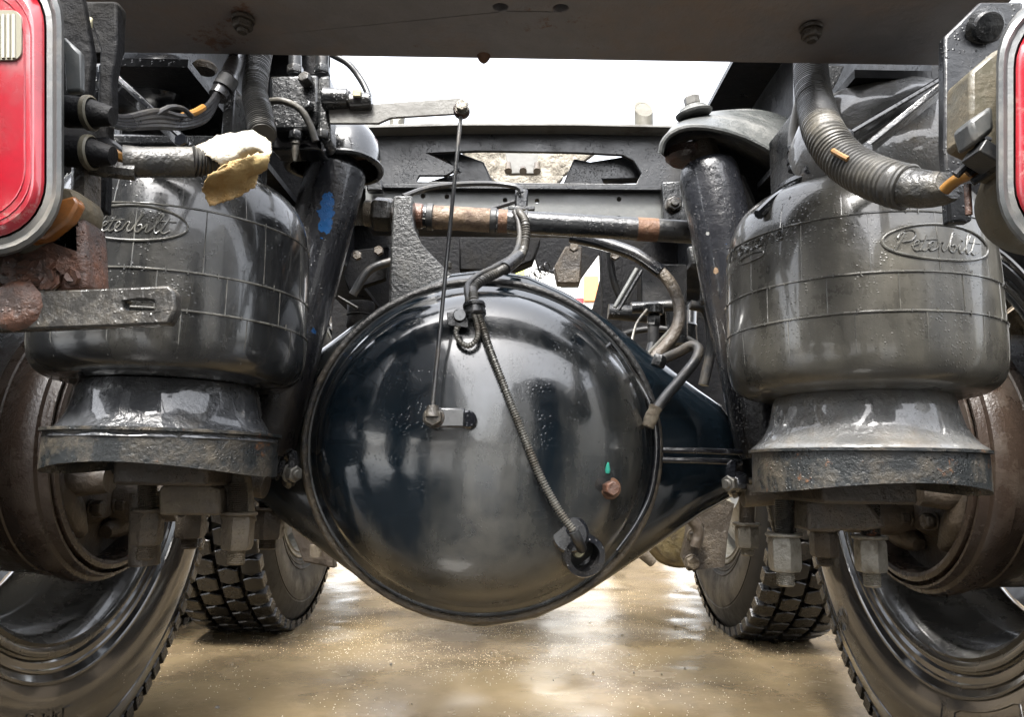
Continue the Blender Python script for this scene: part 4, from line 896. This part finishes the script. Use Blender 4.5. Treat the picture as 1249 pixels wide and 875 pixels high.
# ------------------------------------------------------------------ tail lights
def rrect(x0, y0, x1, y1, r, n=8):
    o = []
    for cx, cy, a0 in ((x1-r, y0+r, -90), (x1-r, y1-r, 0), (x0+r, y1-r, 90), (x0+r, y0+r, 180)):
        for i in range(n+1): a = R_(a0+90*i/n); o.append((cx+r*math.cos(a), cy+r*math.sin(a)))
    return o
def tail(label, x0, x1, y0, y1, r, Y, extra):
    t = thing('tail_light', U((x0+x1)/2, y1, Y), label, 'tail light', 'tail lights')
    def layer(b, i0, Y0, i1, Y1, close0=False, close1=False):
        A = [U(x, y, Y0) for x, y in rrect(x0+i0, y0+i0, x1-i0, y1-i0, r-i0*.8)]; C_ = [U(x, y, Y1) for x, y in rrect(x0+i1, y0+i1, x1-i1, y1-i1, r-i1*.8)]
        n_ = len(A); b.add(A+C_, [(i, (i+1) % n_, n_+(i+1) % n_, n_+i) for i in range(n_)] + ([tuple(range(n_))] if close0 else []) + ([tuple(range(n_, 2*n_))] if close1 else []))
    b = B(); 
    for q in ((8, Y+.045, 2, Y+.03), (2, Y+.03, 0, Y+.01), (0, Y+.01, 3, Y), (3, Y, 9, Y-.002), (9, Y-.002, 14, Y+.002), (14, Y+.002, 21, Y+.001), (21, Y+.001, 22, Y+.008)): layer(b, *q)
    layer(b, 8, Y+.045, 8.1, Y+.0455, False, True); b.build('bezel', 'bezel', t, weld=.00005, ang=50)
    b = B(); layer(b, 22.5, Y+.006, 24, Y+.001); layer(b, 24, Y+.001, 36, Y-.004); layer(b, 36, Y-.004, 37, Y-.0042, False, True); lens = b.build('red_lens', 'red_lens', t, weld=.00005, ang=50)
    rb = B()
    for q in (40, 48): 
        L = [U(x, y, Y-.0044) for x, y in rrect(x0+q, y0+q, x1-q, y1-q, r-q*.6)]; rb.tube(L, .0005, 5, smooth=False, closed=True)
    rb.build('moulded_border', 'red_lens', lens, kind=None)
    extra(t); return t
def ext_l(t):
    b = B(); b.pix([rrect(-70, 12, 26, 73, 12)], .4145, .002); b.build('reverse_lens', 'reverse_lens', t, bev=.001)
    for i in range(14):
        x = -66+i*6.4; B().cyl(U(x, 18, .4143), U(x, 71, .4143), .0011, n=8).build('rib', 'reverse_lens', t)
    b = B(); b.pix([[(60, 240), (70, 226), (92, 230), (100, 244), (96, 262), (74, 288), (40, 306), (20, 312), (10, 300)]], .45, .03); b.build('marker_body', 'lens_housing', t, bev=.005)
    b = B(); b.pix([[(66, 244), (90, 238), (95, 247), (84, 268), (56, 290), (30, 296)]], .443, .01); b.build('amber_lens', 'amber_lens', t, bev=.002)
tail('left tail light, glossy red lens with ribbed white corner and amber marker', -190, 78, -60, 314, 88, .42, ext_l)
def ext_r(t):
    b = B(); b.pix([[(1184, 86), (1212, 62), (1240, 50), (1249, 130), (1249, 210), (1215, 200), (1205, 175), (1184, 165)]], .47, .03); b.build('housing', 'lens_housing', t, bev=.005)
    B().lathe(U(1246, 262, .52), (-.15, -1, .1), [(.036, .05), (.038, .02), (.034, .005), (.025, -.002), (0, -.004)][::-1], 40).build('rear_boss', 'lens_housing', t)
    b = B(); b.pix([[(1182, 146), (1212, 126), (1214, 158), (1190, 176)]], .455, .02); b.build('socket', 'bezel', t, bev=.003)
tail('right tail light, red lens edge in a worn grey bezel with yellowed housing', 1215, 1440, -12, 318, 90, .42, ext_r)

# rusty mount under the left light
t = thing('rusty_bracket', U(60, 400, .44), 'heavily rusted mount with a slotted bar under the left tail light', 'bracket')
b = B(); 
def lump(px0, py0, px1, py1, Y, d, n=22):
    def fn(u, v):
        p = U(px0+(px1-px0)*u, py0+(py1-py0)*v, Y); e = min(u, 1-u, v, 1-v)
        return p+Vector((0, -.006*mn.fractal(p*60, .8, 2, 4)*(1 if e > .01 else 0)+(.012 if e < .02 else 0), 0))
    b.grid(fn, n, n)
b.pix([[(-20, 308), (30, 300), (75, 280), (100, 262), (104, 300), (106, 354), (60, 358), (-20, 362)]], .452, .03)
b.build('block', 'rusty_block', t, bev=.004)
b = B()
for i in range(26):
    x, y = rng.uniform(-10, 95), rng.uniform(322, 352); p = U(x, y, .450); r = rng.uniform(.002, .0055)
    b.lathe(p, (rng.uniform(-.4, .4), -1, rng.uniform(-.4, .4)), [(r*1.2, .003), (r, -.0005), (r*.6, r*.5), (0, r*.6)], 7)
b.build('scale_flakes', 'rusty_block', t, kind='stuff')
b = B(); b.pix([[(-30, 358), (60, 354), (140, 351), (205, 348), (213, 356), (214, 378), (205, 395), (140, 398), (60, 401), (-30, 404)], rrect(149, 366, 189, 379, 6, 5)], .440, .010)
b.build('slotted_bar', 'slotted_steel', t, bev=.0015)
B().lathe(U(20, 373, .440), (0, -1, 0), [(.016, 0), (.014, .003), (.010, .005), (0, .005)], 12).build('rust_scab', 'rusty_block', t)
b = B(); b.pix([[(86, 180), (104, 180), (104, 262), (96, 300), (80, 300)]], .47, .02); b.build('upright', 'brown_steel', t, bev=.003)

# ------------------------------------------------------------------ wiring at the lights
t = thing('light_wiring', U(110, 150, .47), 'bundle of black wires from the left tail light up to the beam', 'wiring')
for (off, col) in ((0, 'wire_black'), (7, 'wire_black'), (13, 'wire_black'), (18, 'wire_black')):
    B().tube([U(118, 136+off*.55, .47), U(150, 144+off*.6, .50), U(190, 136+off, .54), U(225, 142+off*.7, .58), U(252, 130+off*.8, .61), U(268, 108+off*.4, .63)], .0026, 8).build('wire', col, t)
B().tube([U(190, 140, .54), U(206, 131, .55), U(222, 132, .56), U(234, 142, .58)], .0022, 8).build('wire', 'wire_black', t)
B().tube([U(222, 142, .58), U(238, 137, .59), U(248, 131, .6)], .0030, 8).build('wire', 'orange_wire', t)
B().tube([U(266, 118, .63), U(276, 100, .64), U(283, 84, .69), U(292, 60, .74)], .0085, 12).build('taped_bundle', 'wire_black', t)
B().cyl(U(272, 108, .632), U(279, 96, .634), .0095).build('tape_wrap', 'conduit_dark', t)
for y in (138, 186):
    B().cyl(U(80, y-2, .46), U(109, y, .46), .0105, .0098, ch=.001).build('plug', 'matte_dark', t)
    B().lathe(U(105, y, .46), (1, 0, 0), [(.0102, 0), (.0115, .001), (.0115, .004), (.0102, .005)], 24, close=True).build('seal', 'lens_housing', t)
    B().cyl(U(109, y, .46), U(138, y+4, .46), .0095, .006).build('boot', 'matte_dark', t)
t = thing('taped_harness', U(200, 210, .5), 'dusty taped wire harness with orange wire, leading right to torn tape', 'harness')
B().tube([U(128, 182, .47), U(146, 190, .475), U(160, 200, .48)], .0042, 8).build('wire', 'orange_wire', t)
B().tube([U(150, 196, .48), U(175, 198, .485), U(210, 198, .49), U(236, 198, .495)], .0105, 16).build('taped_section', 'tape', t)
B().tube([U(234, 197, .495), U(250, 200, .5), U(275, 203, .505)], .0105, 16, step=.001, corr=.08, pitch=.003, rfn=lambda u: 1-.5*u).build('conduit', 'conduit_dark', t)
B().tube([U(110, 176, .47), U(130, 172, .47), U(150, 186, .475)], .003, 8).build('wire', 'wire_black', t)
B().tube([U(95, 200, .475), U(130, 206, .475), U(165, 210, .48)], .006, 8).build('wire', 'tape', t)
t = thing('torn_tape', U(290, 205, .5), 'stiff torn flap of cream and tan tape hanging off the harness', 'tape')
def strip(name, rows, mat, Y0, seed):
    nu, nv = 26, 22; b = B()
    def fn(u, v):
        i = u*(len(rows)-1); k = min(int(i), len(rows)-2); fr = i-k; m = len(rows[0])-1; j_ = v*m; q = min(int(j_), m-1); fj = j_-q
        P2 = [[rows[a][c_][d] for d in (0, 1)] for a in (k, k+1) for c_ in (q, q+1)]
        xy = [(P2[0][d]*(1-fj)+P2[1][d]*fj)*(1-fr)+(P2[2][d]*(1-fj)+P2[3][d]*fj)*fr for d in (0, 1)]
        ed = 1 if min(u, 1-u, v, 1-v) < .01 else .0
        jx = 3.2*mn.noise(Vector((u*16, v*16, seed)))*ed; jy = 3.2*mn.noise(Vector((u*16, v*16, seed+4)))*ed
        return U(xy[0]+jx, xy[1]+jy, Y0+.010*math.cos(u*3.6+seed)+.0035*mn.noise(Vector((u*3, v*4, seed))))
    b.grid(fn, nu, nv); o = b.build(name, mat, t); md = o.modifiers.new('thick', 'SOLIDIFY'); md.thickness = .0009
strip('upper_strip', [[(238, 180), (270, 165), (308, 160), (330, 174)], [(256, 192), (285, 182), (306, 176), (331, 186)], [(276, 206), (292, 198), (312, 188), (328, 192)]], 'tape_cream', .498, 1)
strip('lower_strip', [[(274, 200), (296, 193), (314, 187), (329, 188)], [(252, 216), (282, 212), (308, 206), (326, 205)], [(246, 230), (272, 228), (298, 222), (314, 212)], [(256, 252), (272, 247), (292, 240), (312, 228)]], 'masking_tape', .495, 3)
tag(B().tube([U(318, 60, .75), U(313, 90, .73), U(311, 115, .70), U(316, 138, .66), U(320, 165, .64)], .0120, 18, step=.0007, corr=.07, pitch=.0032).build('corrugated_conduit', 'conduit'), 'narrow grey corrugated conduit dropping from the beam into torn tape', 'conduit', 'corrugated conduits')
t = thing('corrugated_conduit', U(1010, 190, .6), 'thick grey corrugated conduit sweeping from beam to right tail light', 'conduit', 'corrugated conduits')
path = [U(988, 66, .755), U(990, 100, .725), U(995, 130, .685), U(1005, 162, .625), U(1026, 192, .60), U(1056, 212, .575), U(1090, 225, .55), U(1108, 229, .54)]
B().tube(path, .0172, 24, step=.0011, corr=.035, pitch=.0046).build('conduit', 'conduit', t)
B().tube([U(1098, 227, .545), U(1125, 231, .53), U(1150, 230, .52), U(1158, 226, .515)], .0152, 24, rfn=lambda u: 1-.25*u*u).build('taped_end', 'tape', t)
B().tube([U(1016, 184, .582), U(1026, 190, .574), U(1034, 194, .570)], .0024, 8).build('exposed_wire', 'orange_wire', t)
B().tube([U(1152, 232, .51), U(1166, 220, .50), U(1190, 210, .48)], .0042, 10).build('exposed_wire', 'orange_wire', t)
for k, (x0, y0, x1, y1) in enumerate(((1172, 208, 1205, 168), (1180, 212, 1214, 182), (1166, 214, 1196, 176), (1186, 222, 1216, 200))):
    B().tube([U(x0, y0, .48), U((x0+x1)/2+3, (y0+y1)/2, .475), U(x1, y1, .465)], .0028, 8).build('wire', 'wire_black', t)
B().box(U(1200, 192, .462), (.016, .02, .010), Matrix.Rotation(.6, 3, 'Y')).build('plug', 'hose_black', t, bev=.001)
B().cyl(U(1180, 225, .48), U(1182, 262, .48), .0022).build('drop_wire', 'rusty_block', t)
t = thing('slim_hose', U(972, 214, .8), 'slim dusty hose with crimped fitting tucked behind the thick conduit', 'hose')
B().tube([U(985, 90, .76), U(976, 130, .78), U(970, 160, .79), U(969, 182, .79)], .0075, 12).build('hose', 'lever_grey', t)
for y, r in ((182, .0115), (190, .0105), (197, .0118), (205, .0105)): B().cyl(U(972, y-4, .79), U(973, y+3, .79), r, ch=.001).build('crimp', 'cast_black', t)
B().tube([U(974, 205, .79), U(980, 214, .77), U(990, 205, .74)], .006, 10).build('tail', 'gloss_black', t)
# strap behind top of right bag
t = B(); tag(t.tube([U(925, 262, .74), U(950, 240, .75), U(985, 220, .77), U(1005, 214, .78)], .0055, 8).build('curved_strap', 'gloss_black'), 'curved black strap over the shoulder of the right air spring', 'strap')

# ------------------------------------------------------------------ forward axle bits under the housing
t = thing('brake_chamber', U(830, 690, 1.7), 'mud-yellow brake chamber hanging behind the right axle arm', 'brake chamber')
B().lathe(U(826, 640, 1.78), (0, -1, -.1), [(.0, .09), (.05, .088), (.075, .075), (.085, .05), (.088, .03), (.095, .028), (.095, .018), (.088, .016), (.088, -.03), (0, -.04)][::-1], 48).build('chamber', 'yellow_mud', t)
b = B(); b.pix([[(842, 612), (872, 604), (896, 615), (888, 650), (884, 692), (840, 697), (832, 680), (838, 650)], circ(853, 644, 6)], 1.58, .02); b.build('bracket', 'brown_steel', t, bev=.003)
for x, y in ((845, 687), (848, 655)): nut(t, U(x, y, 1.57), (0, -1, -.1), .014, .014, 'muddy_steel', name='bolt')
B().tube([U(842, 632, 1.55), U(852, 648, 1.55), U(848, 668, 1.55)], .012, 10).build('slack_arm', 'hub_mud', t)
B().cyl(U(780, 672, 1.6), U(797, 688, 1.6), .013, .010, ch=.002).build('fitting', 'muddy_steel', t)
t = thing('brake_bracket', U(385, 680, 1.7), 'dark brake bracket in shadow behind the left axle arm', 'bracket')
b = B(); b.pix([[(350, 600), (400, 625), (408, 694), (370, 686), (356, 650)]], 1.65, .03); b.build('plate', 'hub_mud', t, bev=.003)
B().cyl(U(385, 665, 1.62), U(385, 680, 1.62), .012).build('stud', 'muddy_steel', t)
t = thing('forward_axle', (0, 2.27, .4), 'second black axle farther under the chassis, mostly hidden', 'axle')
B().cyl((-.6, 2.27, .5), (.6, 2.27, .5), .065).build('tube', 'cast_black', t)
B().lathe((0, 2.27, .5), (0, 1, 0), [(0, -.16), (.12, -.13), (.19, -.05), (.20, .05), (.12, .2), (0, .25)], 40).build('housing', 'cast_black', t)

# capped pipes standing on the frame
for x, y, w_, h_, lab in ((485, 134, 10, 40, 'beige slant-cut pipe end left of the levelling rod'), (785, 132, 12, 34, 'beige slant-cut pipe end in the open sky, left of the shock mount')):
    t = thing('slant_cut_pipe', U(x, 165, 1.9), lab, 'pipe', 'slant-cut pipes')
    top = U(x, y, 1.9); bot = U(x, 175, 1.9); r = w_/908*1.9
    hgt = h_/2/908*1.9
    vs = []; n_ = 28
    for i in range(n_):
        a = 2*math.pi*i/n_; vs += [(top.x+r*math.cos(a), 1.9+r*math.sin(a), bot.z), (top.x+r*math.cos(a), 1.9+r*math.sin(a), top.z+hgt*math.sin(a))]
    vs2 = [(top.x+r*.8*math.cos(2*math.pi*i/n_), 1.9+r*.8*math.sin(2*math.pi*i/n_), top.z-.002+hgt*.8*math.sin(2*math.pi*i/n_)) for i in range(n_)]
    b = B(); b.add(vs+vs2, [(2*i, 2*((i+1) % n_), 2*((i+1) % n_)+1, 2*i+1) for i in range(n_)]+[(2*i+1, 2*((i+1) % n_)+1, 2*n_+(i+1) % n_, 2*n_+i) for i in range(n_)]); b.build('pipe', 'beige_paint', t)
    B().add([(v[0], v[1], v[2]-.001) for v in vs2], [tuple(range(n_))]).build('end_cap', 'beige_paint', t)

# ------------------------------------------------------------------ yard beyond, added reflection props behind
t = thing('far_van', (.6, 11, 0), 'white van far off in the gap, with orange panel and red lamp', 'van')
def fb(x0, y0, x1, y1, Y, d, name, m): b = B(); b.pix([[(x0, y0), (x1, y0), (x1, y1), (x0, y1)]], Y, d); return b.build(name, m, t, bev=.03)
fb(624, 290, 742, 560, 11, 4, 'body', 'white_panel')
fb(627, 300, 640, 420, 10.96, .03, 'panel', 'yellow_green'); fb(712, 336, 730, 368, 10.96, .03, 'panel', 'signal_orange'); fb(690, 363, 712, 371, 10.9, .04, 'lamp', 'signal_red')

# unseen trailers and shed added behind the camera to shape the cover's reflections
def parked(name, x0, x1, y0, y1, h, m, label, z0=1.0):
    t = thing(name, ((x0+x1)/2, (y0+y1)/2, 0), label, 'trailer' if 'trailer' in name else 'building')
    B().box(((x0+x1)/2, (y0+y1)/2, (h+z0)/2), (x1-x0, y1-y0, h-z0)).build('body', m, t, bev=.03)
    if z0 > .5:
        for yy in (y0+1.2, y0+2.5, y1-1.2):
            for xx in (x0+.25, x1-.25): B().lathe((xx-.14, yy, .5), (1, 0, 0), [(.3, 0), (.5, .03), (.51, .14), (.5, .25), (.3, .28)], 32).build('wheel', 'tyre_rubber', t)
        B().box(((x0+x1)/2, y1+.03, z0+.1), (x1-x0-.1, .06, .18)).build('rear_sill', 'frame_black', t)
    else:
        for i in range(4): B().box((x0+(x1-x0)*(i+.5)/4, y1+.02, h*.35), ((x1-x0)/6, .08, h*.6)).build('door', 'frame_black', t)
    return t
parked('added_trailer', -3.95, -1.4, -12, -.75, 4.0, 'dark_blue', 'unseen dark trailer added behind the camera to the left, for reflections')
parked('added_trailer', 1.2, 3.7, -16, -7, 3.9, 'dark_blue', 'unseen dark trailer added farther behind the camera to the right, for reflections')
for k in range(6):  # unseen tyre stack added as a dark reflection in the cover
    o = B().lathe((.98+.02*math.sin(k*2), -1.35+.02*math.cos(k*3), .26*k+.005), (0, 0, 1), [(.3, .02), (.33, .005), (.44, 0), (.49, .03), (.515, .05), (.515, .20), (.49, .22), (.44, .25), (.33, .245), (.3, .23)], 48, close=True).build('added_tyre', 'tyre_rubber')
    tag(o, ['lowest', 'second lowest', 'third from the ground', 'fourth from the ground', 'second from the top', 'topmost'][k]+' added tyre in the unseen reflection stack behind the camera', 'tyre', 'added tyre stack for reflections')
parked('added_shed', 7, 16, -16, -4, 5, 'white_panel', 'unseen pale shed added behind the camera to the right, for reflections', 0)

for s_, lb_ in ((-1, 'left fuel tank far forward under the chassis'), (1, 'right fuel tank far forward under the chassis')):
    t = thing('fuel_tank', (s_*1.0, 4.5, .32), lb_, 'fuel tank', 'fuel tanks')
    B().lathe((s_*1.0, 3.7, .66), (0, 1, 0), [(0, -.03), (.2, -.02), (.28, .01), (.31, .05), (.31, 1.5), (.28, 1.55), (0, 1.58)], 48).build('shell', 'rim_grey', t)
    for yy in (4.0, 4.9): B().lathe((s_*1.0, yy, .66), (0, 1, 0), [(.312, 0), (.318, 0), (.318, .06), (.312, .06)], 48, close=True).build('strap', 'frame_black', t)
t = thing('engine_sump', (0, 5.4, .4), 'dark engine sump and gearbox low between the fuel tanks', 'engine')
B().lathe((0, 3.3, .72), (0, 1, 0), [(0, 0), (.06, 0), (.06, .9), (.16, 1.0), (.2, 1.5), (.27, 1.6), (.27, 1.9), (0, 1.9)], 32).build('gearbox', 'cast_black', t)
B().box((0, 5.9, .62), (.5, 1.2, .36)).build('sump', 'cast_black', t, bev=.03)

# unseen halls added far ahead to block low sky from the ground's reflection
def far_hall(x0, x1, h, label):
    t = thing('added_hall', ((x0+x1)/2, 27, 0), label, 'building', 'added halls ahead')
    B().box(((x0+x1)/2, 27, h/2), (x1-x0, 3, h)).build('wall', 'hall_wall', t)
    B().box(((x0+x1)/2, 27, h+.15), (x1-x0+.4, 3.4, .3)).build('roof_edge', 'frame_black', t)
    for i in range(int((x1-x0)/5)): B().box((x0+2.5+i*5, 25.46, 2.2), (3, .1, 4)).build('door', 'matte_dark', t)
far_hall(-45, -6.6, 10, 'unseen brown hall added ahead on the left, for ground reflection'); far_hall(-5.0, 5.4, 9, 'unseen brown hall added straight ahead behind the white van, for ground reflection'); far_hall(7.0, 48, 10, 'unseen brown hall added ahead on the right, for ground reflection')
